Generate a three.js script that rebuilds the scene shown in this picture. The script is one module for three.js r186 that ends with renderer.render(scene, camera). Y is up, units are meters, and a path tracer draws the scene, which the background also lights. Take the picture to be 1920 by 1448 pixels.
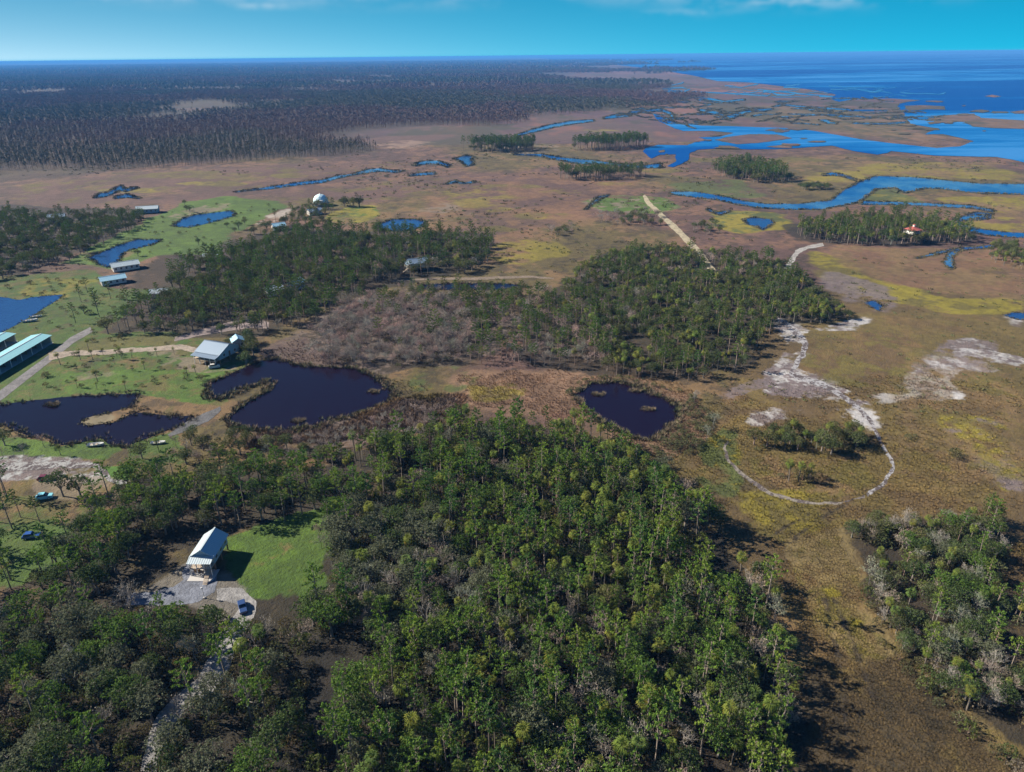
import * as THREE from 'three';
import { mergeGeometries } from 'three/addons/utils/BufferGeometryUtils.js';

// ───────────────────────── camera, sky, sun, exposure ─────────────────────────
const scene = new THREE.Scene();
const PW = 1920, PH = 1448, FOCAL = 1333, CAM_H = 120;
const PITCH = THREE.MathUtils.degToRad(24.94), ROLL = -0.0112;
const camera = new THREE.PerspectiveCamera(2 * Math.atan(PH / 2 / FOCAL) * 180 / Math.PI, 1024 / 772, 1, 120000);
camera.position.set(0, CAM_H, 0);
camera.rotation.order = 'YXZ';
camera.rotation.set(-PITCH, 0, ROLL);
camera.updateMatrixWorld(true);

const renderer = new THREE.WebGLRenderer({ antialias: true });
renderer.toneMapping = THREE.LinearToneMapping;
renderer.toneMappingExposure = 2.15;
renderer.shadowMap.enabled = true;

const SUN_AZ = THREE.MathUtils.degToRad(14), SUN_EL = THREE.MathUtils.degToRad(34);
const sunDir = new THREE.Vector3(-Math.cos(SUN_AZ) * Math.cos(SUN_EL), Math.sin(SUN_EL), -Math.sin(SUN_AZ) * Math.cos(SUN_EL));
const sun = new THREE.DirectionalLight(new THREE.Color(1, 0.91, 0.76), 5);
sun.position.copy(sunDir).multiplyScalar(900);
sun.target.position.set(0, 0, -300);
sun.position.add(sun.target.position);
sun.castShadow = true;
sun.shadow.camera.left = -700; sun.shadow.camera.right = 700; sun.shadow.camera.top = 700; sun.shadow.camera.bottom = -700;
sun.shadow.camera.far = 3000;
sun.shadow.mapSize.set(4096, 4096);
scene.add(sun, sun.target);

// seeded random numbers
function rng(seed) { let s = seed >>> 0; return () => { s = (s + 0x6d2b79f5) | 0; let t = Math.imul(s ^ (s >>> 15), 1 | s); t = (t + Math.imul(t ^ (t >>> 7), 61 | t)) ^ t; return ((t ^ (t >>> 14)) >>> 0) / 4294967296; }; }
const R = rng(11);
const rr = (a, b, f = R) => a + (b - a) * f();
const clamp = (x, a = 0, b = 1) => x < a ? a : x > b ? b : x;
const sstep = (a, b, x) => { const t = clamp((x - a) / (b - a)); return t * t * (3 - 2 * t); };
const lerp = (a, b, t) => a + (b - a) * t;

// tileable noise fields of 512 x 512, looked up with wrap and bilinear weights
const NS = 512;
function noiseField(seed, first, octaves, gain = 0.55) {
  const f = rng(seed), out = new Float32Array(NS * NS);
  let amp = 1, total = 0;
  for (let o = 0, cells = first; o < octaves; o++, cells *= 2, amp *= gain) {
    const g = new Float32Array(cells * cells);
    for (let i = 0; i < g.length; i++) g[i] = f();
    total += amp;
    const k = cells / NS;
    for (let y = 0; y < NS; y++) {
      const v = y * k, y0 = Math.floor(v), ty = v - y0, sy = ty * ty * (3 - 2 * ty), a = (y0 % cells) * cells, b = ((y0 + 1) % cells) * cells;
      for (let x = 0; x < NS; x++) {
        const u = x * k, x0 = Math.floor(u), tx = u - x0, sx = tx * tx * (3 - 2 * tx), p = x0 % cells, q = (x0 + 1) % cells;
        const top = g[a + p] + (g[a + q] - g[a + p]) * sx, low = g[b + p] + (g[b + q] - g[b + p]) * sx;
        out[y * NS + x] += amp * (top + (low - top) * sy);
      }
    }
  }
  const order = new Float32Array(out).sort(), n = out.length, lo = order[0], hi = order[n - 1], rank = new Float32Array(4097);   // an even spread of values
  for (let i = 0, k = 0; i <= 4096; i++) { const v = lo + (hi - lo) * i / 4096; while (k < n && order[k] < v) k++; rank[i] = k / n; }
  for (let i = 0; i < n; i++) out[i] = rank[Math.round((out[i] - lo) / (hi - lo) * 4096)];
  return out;
}
const FA = noiseField(1, 4, 7), FB = noiseField(2, 4, 7), FC = noiseField(3, 8, 6, 0.7), FD = noiseField(4, 32, 5, 0.8);
function ns(f, x, y) {           // one field cell = one unit
  x -= Math.floor(x / NS) * NS; y -= Math.floor(y / NS) * NS;
  const x0 = Math.floor(x) % NS, y0 = Math.floor(y) % NS, tx = x - Math.floor(x), ty = y - Math.floor(y), x1 = (x0 + 1) % NS, y1 = (y0 + 1) % NS;
  const a = f[y0 * NS + x0], b = f[y0 * NS + x1], c = f[y1 * NS + x0], d = f[y1 * NS + x1];
  return a + (b - a) * tx + (c - a + (a - b - c + d) * tx) * ty;
}

// the sky: clear humid cyan air, paler towards the sun, thin high cloud
{
  const w = 2048, h = 1024, d = new Float32Array(w * h * 4);
  for (let j = 0; j < h; j++) {
    const el = ((j + 0.5) / h - 0.5) * Math.PI, y = Math.sin(el), ce = Math.cos(el), up = Math.max(0, y);
    for (let i = 0; i < w; i++) {
      const az = ((i + 0.5) / w - 0.5) * 2 * Math.PI, x = Math.cos(az) * ce, z = Math.sin(az) * ce;
      const cs = x * sunDir.x + y * sunDir.y + z * sunDir.z;
      const t = 1 - Math.exp(-up * 5.2), glow = Math.pow(Math.max(0, cs * 0.5 + 0.5), 5);
      let r = lerp(0.002, 0.005, t), g = lerp(0.205, 0.028, t), b = lerp(0.35, 0.108, t);
      const low = Math.exp(-up * 26);
      r += low * 0.003 + glow * (0.62 * low + 0.04); g += low * 0.03 + glow * (0.38 * low + 0.05); b += low * 0.02 + glow * (0.24 * low + 0.05);
      // thin streaks of high cloud, a few thicker banks
      if (y > 0.01) {
        const up_ = el * 180 / Math.PI, ang = Math.atan2(x, -z) * 180 / Math.PI;
        const n = ns(FC, ang * 5 + 300, up_ * 26 + 40) * 0.6 + ns(FD, ang * 7, up_ * 30 + 9) * 0.4, broad = ns(FA, ang * 3.2 + 120, up_ * 14 + 210);
        const bank = (a0, e0, wa, we) => Math.exp(-(((ang - a0) / wa) ** 2) - (((up_ - e0) / we) ** 2));
        const a = clamp(sstep(0.72, 1.05, broad * 0.7 + n * 0.3) * sstep(2.6, 4.2, up_) * 0.5 + (bank(21.5, 3.5, 6, 0.62) * 1.1 + bank(13, 2.6, 4, 0.25) * 0.25 + bank(-17, 3.2, 1.6, 0.14) * 0.5 + bank(-27, 3.6, 6, 0.16) * 0.3) * sstep(0.25, 0.85, n)) * 0.9;
        r = lerp(r, 0.30, a); g = lerp(g, 0.37, a); b = lerp(b, 0.42, a);
      }
      const o = (j * w + i) * 4;
      d[o] = r; d[o + 1] = g; d[o + 2] = b; d[o + 3] = 1;
    }
  }
  const t = new THREE.DataTexture(d, w, h, THREE.RGBAFormat, THREE.FloatType);
  t.mapping = THREE.EquirectangularReflectionMapping;
  t.magFilter = THREE.LinearFilter;
  t.needsUpdate = true;
  scene.background = t; scene.environment = t;
}
scene.fog = new THREE.FogExp2(new THREE.Color(0.12, 0.42, 1.0), 0.000068);

// ───────────────────────── surveying: where a sight line of the photograph meets the ground ─────────────────────────
const RM = new THREE.Matrix4().makeRotationFromEuler(camera.rotation);
function G(px, py) {
  const d = new THREE.Vector3((px - PW / 2) / FOCAL, -(py - PH / 2) / FOCAL, -1).applyMatrix4(RM);
  const t = CAM_H / Math.max(-d.y, 0.0022);
  return [d.x * t, d.z * t];
}
const RI = RM.clone().invert();
function project(x, y, z) { const v = new THREE.Vector3(x, y - CAM_H, z).applyMatrix4(RI); return [PW / 2 + v.x / -v.z * FOCAL, PH / 2 - v.y / -v.z * FOCAL, -v.z]; }
const far = (px, D) => { const d = new THREE.Vector3((px - PW / 2) / FOCAL, 0.462, -1).applyMatrix4(RM); return [d.x / -d.z * D, -D]; };
const poly = (pts) => pts.map((p) => p.length === 3 ? far(p[0], p[2]) : G(p[0], p[1]));
// a stroke of varying half width along a line of sight points, as an outline
function stroke(pts) {
  const l = [], r = [];
  pts.forEach(([x, y, w], i) => {
    const a = pts[Math.max(0, i - 1)], b = pts[Math.min(pts.length - 1, i + 1)];
    let dx = b[0] - a[0], dy = b[1] - a[1]; const n = Math.hypot(dx, dy) || 1; dx /= n; dy /= n;
    l.push([x - dy * w, y + dx * w]); r.push([x + dy * w, y - dx * w]);
  });
  return [...l, ...r.reverse()];
}
function inside(p, x, z) {
  let c = false;
  for (let i = 0, j = p.length - 1; i < p.length; j = i++) if ((p[i][1] > z) !== (p[j][1] > z) && x < (p[j][0] - p[i][0]) * (z - p[i][1]) / (p[j][1] - p[i][1]) + p[i][0]) c = !c;
  return c;
}
// an outline made uneven: subdivided and shifted with noise, in metres
function rough(p, step, amp, scale, seed = 0) {
  const out = [];
  for (let i = 0; i < p.length; i++) {
    const a = p[i], b = p[(i + 1) % p.length], L = Math.hypot(b[0] - a[0], b[1] - a[1]), n = clamp(Math.round(L / step), 1, 60);
    const f = Math.min(1, 1.6 * CAM_H / 120);
    for (let k = 0; k < n; k++) {
      const x = lerp(a[0], b[0], k / n), z = lerp(a[1], b[1], k / n), u = x / scale + seed * 31, v = z / scale + seed * 17;
      out.push([x + (ns(FB, u * 24, v * 24) - 0.5) * 2 * amp * f, z + (ns(FC, u * 24 + 99, v * 24) - 0.5) * 2 * amp * f]);
    }
  }
  return out;
}
function rough2(p, step, amp, scale, seed) { const D = -p[0][1], q = rough(p, step, amp, scale, seed), f = clamp(D / 300, 0.5, 3); return rough(q, 0.8 * f, 0.4 * f, 3.2 * f, seed + 5); }
const numbers = {};
function numbered(name) { const n = numbers[name] = (numbers[name] ?? -1) + 1; return n ? name + '_' + String(n).padStart(3, '0') : name; }
function shadows(o) { o.traverse((m) => { if (m.isMesh) { m.castShadow = true; m.receiveShadow = true; } }); return o; }
function tag(o, label, category, group) { o.userData.label = label; o.userData.category = category; if (group) o.userData.group = group; return o; }
function structure(name, geometry, material) { const m = new THREE.Mesh(geometry, material); m.name = numbered(name); m.userData.kind = 'structure'; shadows(m); scene.add(m); return m; }
function sheet(p, y, uvScale = 0.01) {
  const s = new THREE.Shape(p.map(([x, z]) => new THREE.Vector2(x, -z))), g = new THREE.ShapeGeometry(s);
  g.rotateX(-Math.PI / 2); g.translate(0, y, 0);
  const q = g.attributes.position, uv = g.attributes.uv;
  for (let i = 0; i < q.count; i++) uv.setXY(i, q.getX(i) * uvScale, q.getZ(i) * uvScale);
  return g;
}
const S = (r, g, b, k = 0.52) => { const f = (c) => { c /= 255; return (c <= 0.04045 ? c / 12.92 : ((c + 0.055) / 1.055) ** 2.4) * k; }; return [f(r), f(g), f(b)]; };
const col = (r, g, b) => new THREE.Color().setRGB(r, g, b);

// ───────────────────────── outlines traced on the ground ─────────────────────────
const WATER = {
  lawn_pond: [[-120, 556], [0, 556], [38, 562], [60, 557], [117, 553], [108, 562], [62, 590], [20, 614], [0, 624], [-120, 690]],
  house_pond: [[168, 484], [213, 463], [255, 449], [306, 449], [285, 459], [237, 472], [222, 490], [205, 503], [190, 498], [178, 490]],
  long_pond: [[318, 424], [340, 411], [367, 403], [430, 395], [440, 400], [436, 405], [400, 416], [350, 427]],
  blue_pond: [[707, 422], [737, 411], [780, 411], [801, 416], [795, 425], [770, 432], [744, 434], [712, 430]],
  main_pond: [[395, 716], [440, 700], [480, 678], [520, 672], [560, 682], [600, 688], [650, 690], [690, 704], [712, 718], [735, 738], [725, 752], [690, 768], [640, 784], [590, 800], [540, 808], [480, 808], [430, 798], [418, 788], [440, 770], [495, 738], [512, 722], [505, 712], [470, 726], [420, 748], [400, 742]],
  west_pond: [[-120, 770], [0, 757], [60, 748], [150, 742], [270, 736], [262, 752], [250, 765], [264, 773], [300, 776], [340, 778], [364, 780], [345, 795], [310, 808], [280, 822], [240, 836], [215, 834], [195, 820], [165, 830], [130, 838], [110, 838], [95, 825], [60, 818], [30, 806], [0, 800], [-120, 800]],
  round_pond: [[1080, 742], [1109, 721], [1155, 718], [1197, 725], [1240, 746], [1286, 767], [1275, 796], [1251, 817], [1233, 827], [1190, 824], [1160, 806], [1127, 789], [1091, 756]],
  marsh_pool: [[1392, 412], [1410, 408], [1445, 412], [1448, 420], [1430, 432], [1415, 424], [1400, 422]],
  strip_pond: [[785, 534], [850, 530], [940, 531], [1000, 537], [940, 544], [860, 543], [790, 542]],
  sink_pool: [[1620, 568], [1640, 564], [1654, 575], [1650, 585], [1634, 578]],
  edge_pool: [[1886, 592], [1905, 587], [1960, 590], [1960, 600], [1910, 600]],
  bend_pool: [[1785, 412], [1830, 398], [1860, 400], [1858, 410], [1835, 413]],
  creek_pool: [[852, 298], [872, 292], [887, 294], [885, 310], [872, 313], [864, 305]],
  west_pools: stroke([[178, 371, 1.5], [190, 366, 4.5], [205, 364, 3], [225, 353, 5], [238, 357, 2.5], [258, 352, 2]]),
  west_pools_b: stroke([[215, 371, 2], [240, 367, 4], [262, 372, 1.5]]),
};
const RIVER = [[1261, 359], [1304, 359], [1346, 366], [1399, 377], [1438, 382], [1509, 382], [1552, 375], [1569, 363], [1594, 350], [1619, 340], [1647, 331], [1718, 333], [1771, 338], [1842, 345], [1920, 345], [2100, 348], [2100, 372], [1920, 366], [1842, 363], [1771, 356], [1743, 354], [1720, 358], [1700, 363], [1676, 354], [1645, 355], [1622, 366], [1615, 377], [1587, 385], [1541, 393], [1488, 393], [1438, 391], [1389, 384], [1346, 374], [1293, 368], [1262, 364]];
const CREEKS = [
  [[1612, 380, 3], [1680, 381, 2.5], [1750, 384, 2.5], [1820, 388, 2.5], [1858, 396, 2]],
  [[1850, 405, 2], [1800, 411, 4], [1790, 418, 4], [1810, 428, 4], [1840, 436, 4.5], [1880, 440, 4.5], [1990, 447, 6]],
  [[1240, 311, 4], [1200, 314, 2], [1150, 309, 1.8], [1115, 305, 3.2], [1080, 303, 4.6], [1050, 299, 3.2], [1010, 292, 2.2], [960, 290, 1]],
  [[778, 310, 1.5], [795, 305, 3], [822, 304, 3.4], [843, 312, 2.5]],
  [[435, 361, 0.8], [470, 357, 0.9], [503, 353, 2.6], [560, 345, 2.4], [600, 341, 2.6], [628, 333, 2.4], [660, 328, 1.2], [690, 321, 3], [715, 319, 3.4], [740, 323, 1.6], [760, 320, 1]],
  [[765, 330, 1], [785, 328, 2.2], [815, 326, 2]],
  [[840, 345, 1.5], [855, 341, 2.4], [870, 345, 1], [890, 342, 1.8]],
  [[965, 255, 1.5], [1000, 246, 3], [1030, 238, 3.5], [1065, 231, 3.5], [1112, 226, 2]],
  [[1132, 222, 2], [1160, 217, 4], [1182, 216, 2.5]],
  [[1182, 211, 2], [1240, 207, 3], [1256, 214, 3.5], [1262, 226, 4]],
  [[1308, 206, 2.4], [1345, 213, 3.4], [1362, 222, 4], [1380, 216, 3.5], [1400, 209, 3], [1450, 205, 1.5]],
  [[1308, 188, 1.5], [1330, 186, 2.6], [1360, 191, 1.6], [1398, 187, 1.8]],
  [[1188, 189, 1.4], [1208, 190, 2.4], [1222, 191, 1]],
  [[990, 188, 0.9], [1015, 185, 1.5], [1046, 186, 0.8]],
  [[1535, 226, 1], [1548, 228, 4], [1568, 232, 2]],
  [[1460, 196, 1.2], [1500, 200, 1.8], [1560, 204, 1.6], [1600, 207, 1.4]],
  [[1600, 231, 1.1], [1650, 233, 1.4], [1700, 230, 1.8]],
  [[1300, 172, 0.8], [1380, 176, 1.3], [1440, 180, 1]],
  [[1420, 168, 0.8], [1500, 176, 1.2], [1552, 180, 1]],
  [[1480, 214, 0.8], [1560, 216, 1.3], [1640, 220, 1]],
  [[1801, 468, 2], [1782, 478, 6], [1781, 490, 7], [1794, 504, 3]],
  [[1720, 484, 1], [1760, 474, 2], [1800, 468, 2.2], [1860, 462, 1.4]],
  [[1100, 392, 1], [1112, 380, 1.6], [1125, 370, 2.4], [1140, 366, 1]],
  [[1330, 392, 1.2], [1350, 402, 2.4], [1372, 396, 1]],
  [[1546, 329, 1], [1562, 326, 3], [1585, 330, 2], [1605, 338, 1.5]],
];
{ const f = rng(77); for (let i = 0; i < 110; i++) { let x = 1130 + f() * 560, y = 160 + f() * 72; if (x < 1130 + (y - 160) * -1 + 60) continue; const n = 3 + Math.floor(f() * 4), pts = [], w = 0.3 + f() * f() * 1.3; for (let k = 0; k < n; k++) { pts.push([x, y, w * (0.5 + 1.0 * f())]); x += 5 + f() * 18; y += (f() - 0.5) * 8; } CREEKS.push(pts); } }
const SEA = [[1000, 0, 44000], [1085, 116], [1150, 121], [1240, 131], [1310, 144], [1345, 152], [1410, 155], [1489, 164], [1530, 169], [1566, 178], [1556, 186], [1575, 192], [1590, 209], [1688, 209], [1694, 220], [1700, 233], [1752, 241], [1728, 252], [1762, 252], [1822, 265], [1795, 274], [1749, 277], [1671, 269], [1606, 261], [1562, 253], [1519, 245], [1470, 240], [1400, 238], [1320, 236], [1275, 232], [1255, 222], [1230, 213], [1236, 224], [1252, 233], [1262, 241], [1280, 246], [1330, 246], [1375, 250], [1348, 257], [1308, 259], [1328, 264], [1300, 268], [1285, 273], [1230, 272], [1205, 278], [1200, 285], [1213, 297], [1228, 290], [1258, 290], [1256, 302], [1238, 311], [1250, 313], [1264, 308], [1283, 297], [1285, 287], [1300, 281], [1340, 279], [1400, 282], [1449, 281], [1500, 277], [1552, 273], [1590, 283], [1633, 290], [1660, 283], [1738, 291], [1860, 294], [1896, 300], [1935, 309], [2300, 330], [3200, 330], [3600, 0, 44000]];
const ISLANDS = [
  [[1562, 197], [1595, 188], [1671, 185], [1728, 188], [1694, 194], [1684, 207], [1598, 206]],
  [[1692, 199], [1730, 198], [1766, 200], [1764, 206], [1690, 205]],
  [[1733, 228], [1741, 218], [1793, 216], [1833, 214], [1840, 222], [1915, 226], [2060, 228], [2060, 244], [1930, 243], [1860, 242], [1820, 239], [1806, 230]],
  [[1345, 263], [1380, 256], [1410, 252], [1460, 252], [1490, 260], [1430, 269], [1390, 272]],
  [[1890, 210], [1910, 207], [1960, 208], [1950, 213], [1900, 213]],
  [[1838, 181], [1856, 178], [1872, 181], [1858, 183]],
  [[1676, 356], [1690, 352], [1702, 356], [1694, 362]],
  [[1225, 285], [1236, 283], [1238, 287], [1228, 288]],
];
{ const f = rng(78); for (let i = 0; i < 42; i++) { const big = f(), x = i % 3 ? 1560 + f() * 330 : 1300 + f() * 420, y = i % 3 ? 190 + f() * 58 : 240 + f() * 38, w = 4 + big * 20, h = 0.8 + big * 2.2, n = 9, p = []; for (let k = 0; k < n; k++) { const a = k / n * 6.283, q = 0.6 + 0.7 * f(); p.push([x + Math.cos(a) * w * q, y + Math.sin(a) * h * q]); } ISLANDS.push(p); } }
const SPITS = [[[148, 793], [156, 784], [175, 778], [200, 773], [252, 761], [268, 769], [225, 784], [205, 794], [185, 797], [165, 800]]];
const PATHS = {
  dirt_road: { p: [[1208, 366, 3], [1216, 380, 4], [1240, 405, 4.4], [1270, 432, 5], [1292, 455, 5.5], [1320, 487, 6], [1350, 524, 7]], c: S(214, 200, 168) },
  sandy_track: { p: [[1545, 458, 3], [1515, 464, 3], [1495, 473, 4.5], [1485, 488, 4.5], [1478, 502, 5], [1458, 522, 4]], c: S(200, 196, 192) },
  salt_trail: { p: [[1448, 592, 3], [1472, 608, 4], [1492, 628, 5], [1506, 648, 6], [1503, 668, 5], [1488, 690, 4], [1480, 702, 4], [1500, 712, 5], [1545, 722, 5.5], [1575, 742, 5], [1605, 765, 5], [1628, 790, 4.5], [1640, 822, 3.2], [1652, 845, 2.8], [1664, 868, 3.6], [1660, 892, 4.5], [1645, 915, 4.5], [1622, 930, 3]], c: S(190, 189, 194) },
  wheel_track: { p: [[1368, 828, 3], [1360, 842, 3.4], [1366, 866, 3.4], [1385, 886, 3.6], [1412, 906, 3.6], [1445, 924, 3.4], [1490, 936, 3], [1530, 941, 2.4], [1575, 940, 2], [1622, 931, 2.2]], c: S(160, 152, 142) },
  driveway: { p: [[382, 1062, 30], [375, 1088, 36], [360, 1108, 26], [330, 1116, 17], [290, 1121, 13], [240, 1122, 9]], c: S(150, 156, 172) },  // driveway colour dimmed and blued for the tree shade over the pad
  gravel_drive: { p: [[400, 1118, 12], [440, 1124, 17], [462, 1136, 16], [448, 1165, 18], [430, 1200, 24], [412, 1240, 24], [385, 1285, 20], [335, 1320, 17], [300, 1360, 17], [285, 1400, 15], [270, 1460, 15]], c: S(182, 180, 180) },
  side_drive: { p: [[135, 1210, 12], [122, 1245, 13], [105, 1275, 12], [80, 1310, 9]], c: S(188, 188, 194) },
  paved_lane: { p: [[172, 618, 5], [135, 638, 6], [98, 668, 6], [40, 712, 7], [0, 742, 8], [-90, 808, 9]], c: S(150, 147, 150) },
  garden_path: { p: [[90, 668, 7], [130, 662, 5], [200, 660, 4.5], [270, 655, 4], [340, 650, 4.5], [370, 656, 5]], c: S(196, 180, 164) },
  garden_path_b: { p: [[330, 636, 4], [380, 622, 6], [430, 612, 8], [470, 606, 8], [500, 610, 6]], c: S(168, 152, 150) },
  sand_lane: { p: [[-60, 882, 6], [40, 872, 7], [110, 868, 6], [175, 874, 5], [205, 898, 4], [245, 906, 4]], c: S(182, 182, 182) },
  causeway: { p: [[740, 527, 1.4], [800, 524, 2], [900, 522, 2.6], [1000, 520, 2], [1040, 523, 1.5]], c: S(160, 142, 124) },
  pond_bank: { p: [[325, 814, 3], [355, 800, 8], [392, 784, 9], [418, 768, 3]], c: S(126, 126, 130) },
};
const W = {}; for (const k in WATER) W[k] = rough2(poly(WATER[k]), k === 'lawn_pond' || k === 'long_pond' ? 5 : 2.2, k === 'main_pond' || k === 'round_pond' || k === 'west_pond' ? 1.5 : 0.9, 18, k.length);
const riverP = rough2(poly(RIVER), 6, 3, 60, 3);
const creekP = CREEKS.map((c, i) => rough2(poly(stroke(c)), 7, 2.2, 40, i));
const islandP = ISLANDS.map((c, i) => rough2(poly(c), 25, 9, 160, i + 4));
const spitP = SPITS.map((c) => rough2(poly(c), 2, 1.2, 12, 9));
const pathP = {}; for (const k in PATHS) { const a = rough(poly(stroke(PATHS[k].p)), 3, k === 'paved_lane' ? 0.2 : k === 'salt_trail' || k === 'sand_lane' || k === 'pond_bank' ? 1.5 : 0.9, 14, k.length); pathP[k] = k === 'paved_lane' ? a : rough(a, 0.7, 0.45, 2.5, k.length + 3); }
const seaP = rough2(poly(SEA), 20, 7, 150, 5);

// ───────────────────────── ground colours ─────────────────────────
// layers: [outline, colour, softness in m, opacity, break-up 0..1, second colour, grain in m]
const C = {
  lawn: S(76, 108, 30), lawnBright: S(90, 124, 32), lawnDry: S(110, 106, 52), yellow: S(154, 142, 40), olive: S(116, 106, 46), sand: S(212, 210, 212), mud: S(132, 118, 120),
  shadedLitter: S(50, 42, 34), dark: S(36, 33, 28), brush: S(122, 106, 98), straw: S(138, 112, 76), reed: S(138, 108, 86), green: S(92, 106, 50), rust: S(142, 106, 80), wood: S(70, 58, 52), plum: S(112, 84, 77), earth: S(150, 134, 116),
};
const LAYERS = [];
const L = (pts, c, soft = 6, op = 1, brk = 0, c2 = null, grain = 3) => LAYERS.push({ p: poly(pts), c, soft, op, brk, c2, grain });
// broad tones of the marsh
L([[1240, 980], [1280, 860], [1340, 740], [1420, 640], [1560, 590], [1540, 520], [1600, 480], [1760, 500], [2300, 470], [2600, 1000], [2300, 1750], [1380, 1750], [1420, 1200]], S(124, 106, 56), 22, 0.85, 0.12, S(106, 86, 52), 7);
L([[1500, 600], [2300, 580], [2300, 900], [1700, 880], [1560, 760]], S(134, 106, 66), 18, 0.7, 0.42, S(120, 104, 52), 9);
L([[0, 420], [0, 350], [300, 322], [700, 300], [900, 330], [700, 390], [450, 400], [250, 380]], C.olive, 30, 0.8, 0.42, C.plum, 14);
L([[860, 330], [1100, 315], [1250, 330], [1100, 400], [1000, 480], [880, 520], [700, 470], [760, 400]], C.rust, 30, 0.8, 0.3, C.plum, 12);
for (const [x, y, w, h] of [[870, 372, 40, 6], [905, 392, 50, 7], [960, 350, 70, 5], [1010, 405, 60, 8], [780, 395, 30, 5], [1060, 360, 50, 6], [930, 430, 50, 7], [1000, 470, 40, 6], [640, 335, 60, 4], [400, 345, 80, 5], [560, 330, 50, 4], [250, 358, 70, 6], [1150, 345, 50, 5], [1240, 320, 40, 4], [1320, 300, 60, 4], [1500, 300, 70, 5], [1650, 312, 80, 5], [1180, 260, 40, 3], [1120, 245, 40, 3]]) L([[x - w, y], [x - w * 0.4, y - h], [x + w * 0.5, y - h * 0.7], [x + w, y + h * 0.2], [x + w * 0.3, y + h], [x - w * 0.5, y + h * 0.8]], x % 3 ? C.yellow : C.olive, 9, 0.75, 0.36, C.olive, 7);
L([[720, 400], [860, 380], [880, 410], [830, 425], [790, 405]], C.earth, 12, 0.8, 0.45);
L([[820, 360], [900, 340], [980, 360], [900, 400]], C.yellow, 20, 0.6, 0.5);
L([[890, 480], [960, 450], [1050, 440], [1060, 480], [980, 500]], C.yellow, 10, 0.7, 0.45);
L([[1230, 345], [1400, 335], [1440, 365], [1380, 372], [1260, 356]], C.green, 14, 0.85, 0.25);
L([[1340, 395], [1470, 400], [1480, 430], [1400, 442], [1330, 430]], C.green, 9, 0.9, 0.2, C.yellow, 5);
L([[1100, 378], [1150, 366], [1240, 370], [1270, 390], [1220, 402], [1120, 394]], C.lawnBright, 7, 0.95, 0.25, C.earth, 4);
L([[1600, 340], [1680, 352], [1730, 380], [1640, 384], [1600, 372]], C.green, 8, 0.8, 0.2, C.yellow, 5);
L([[1740, 372], [1930, 368], [1930, 440], [1800, 425], [1850, 395]], C.straw, 14, 0.8, 0.25, C.yellow, 8);
L([[1450, 345], [1600, 310], [1900, 300], [1920, 340], [1700, 330], [1600, 345], [1500, 375]], C.straw, 25, 0.7, 0.35, C.yellow, 12);
L([[1510, 470], [1570, 480], [1640, 520], [1760, 556], [1900, 560], [1920, 585], [1760, 585], [1640, 560], [1550, 520]], C.yellow, 7, 0.95, 0.2, C.olive, 4);
L([[1560, 460], [1920, 470], [1920, 560], [1700, 540], [1600, 500]], C.rust, 8, 0.8, 0.25, C.straw, 6);
L([[1560, 505], [1640, 530], [1700, 570], [1640, 590], [1580, 560], [1545, 530]], C.mud, 6, 0.85, 0.35);
L([[1530, 615], [1580, 602], [1635, 590], [1640, 604], [1600, 620], [1550, 624]], C.sand, 3, 0.95, 0.36, C.mud, 2);
L([[1740, 660], [1770, 640], [1840, 630], [1870, 650], [1820, 690], [1760, 700]], C.mud, 5, 0.9, 0.3, C.sand, 2);
L([[1682, 722], [1730, 672], [1760, 668], [1800, 656], [1850, 655], [1925, 672], [1920, 684], [1860, 682], [1880, 700], [1830, 695], [1800, 690], [1780, 720], [1810, 748], [1740, 752], [1690, 742]], C.sand, 3, 0.95, 0.36, C.mud, 2.6);
L([[1880, 590], [1930, 590], [1930, 620], [1880, 612]], C.sand, 5, 0.8, 0.4, C.mud, 2);
L([[1440, 590], [1500, 610], [1530, 650], [1510, 690], [1560, 710], [1640, 770], [1640, 830], [1600, 790], [1540, 750], [1440, 738], [1440, 700], [1480, 660]], C.sand, 3, 0.95, 0.46, C.mud, 2.4);
L([[1400, 775], [1450, 765], [1550, 765], [1550, 778], [1450, 784], [1408, 802]], C.sand, 2.5, 0.8, 0.5, C.mud, 2);
L([[1640, 740], [1720, 742], [1640, 760], [1600, 745]], C.sand, 2.5, 0.6, 0.5);
L([[1340, 740], [1440, 705], [1455, 715], [1350, 758]], C.mud, 2, 0.8, 0.3);
L([[1320, 830], [1370, 800], [1380, 850], [1390, 900], [1360, 950], [1310, 900]], C.yellow, 3, 0.85, 0.3, C.green, 2);
L([[1380, 920], [1600, 930], [1570, 980], [1480, 1030], [1380, 980]], C.yellow, 5, 0.75, 0.32, C.olive, 3);
L([[1380, 855], [1620, 840], [1640, 920], [1500, 930], [1400, 890]], C.olive, 4, 0.75, 0.3, C.straw, 2);
L([[1770, 780], [1860, 790], [1900, 850], [1920, 930], [1880, 930], [1830, 860]], C.yellow, 5, 0.85, 0.34, C.mud, 2.5);
L([[1660, 640], [1920, 700], [1920, 900], [1700, 900], [1650, 800]], C.olive, 9, 0.6, 0.4, C.straw, 4);
L([[1500, 640], [1700, 620], [1680, 720], [1560, 720]], S(108, 86, 56), 7, 0.8, 0.25, C.olive, 3);
L([[1460, 1020], [1590, 990], [1650, 1130], [1700, 1230], [1860, 1370], [1900, 1420], [1800, 1350], [1600, 1230], [1520, 1150]], S(140, 122, 80), 3, 0.9, 0.22, C.olive, 1.2);
L([[1480, 1240], [1700, 1240], [1960, 1480], [1900, 1700], [1450, 1700]], S(92, 76, 48), 4, 0.95, 0.12, S(70, 60, 40), 1);
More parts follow.
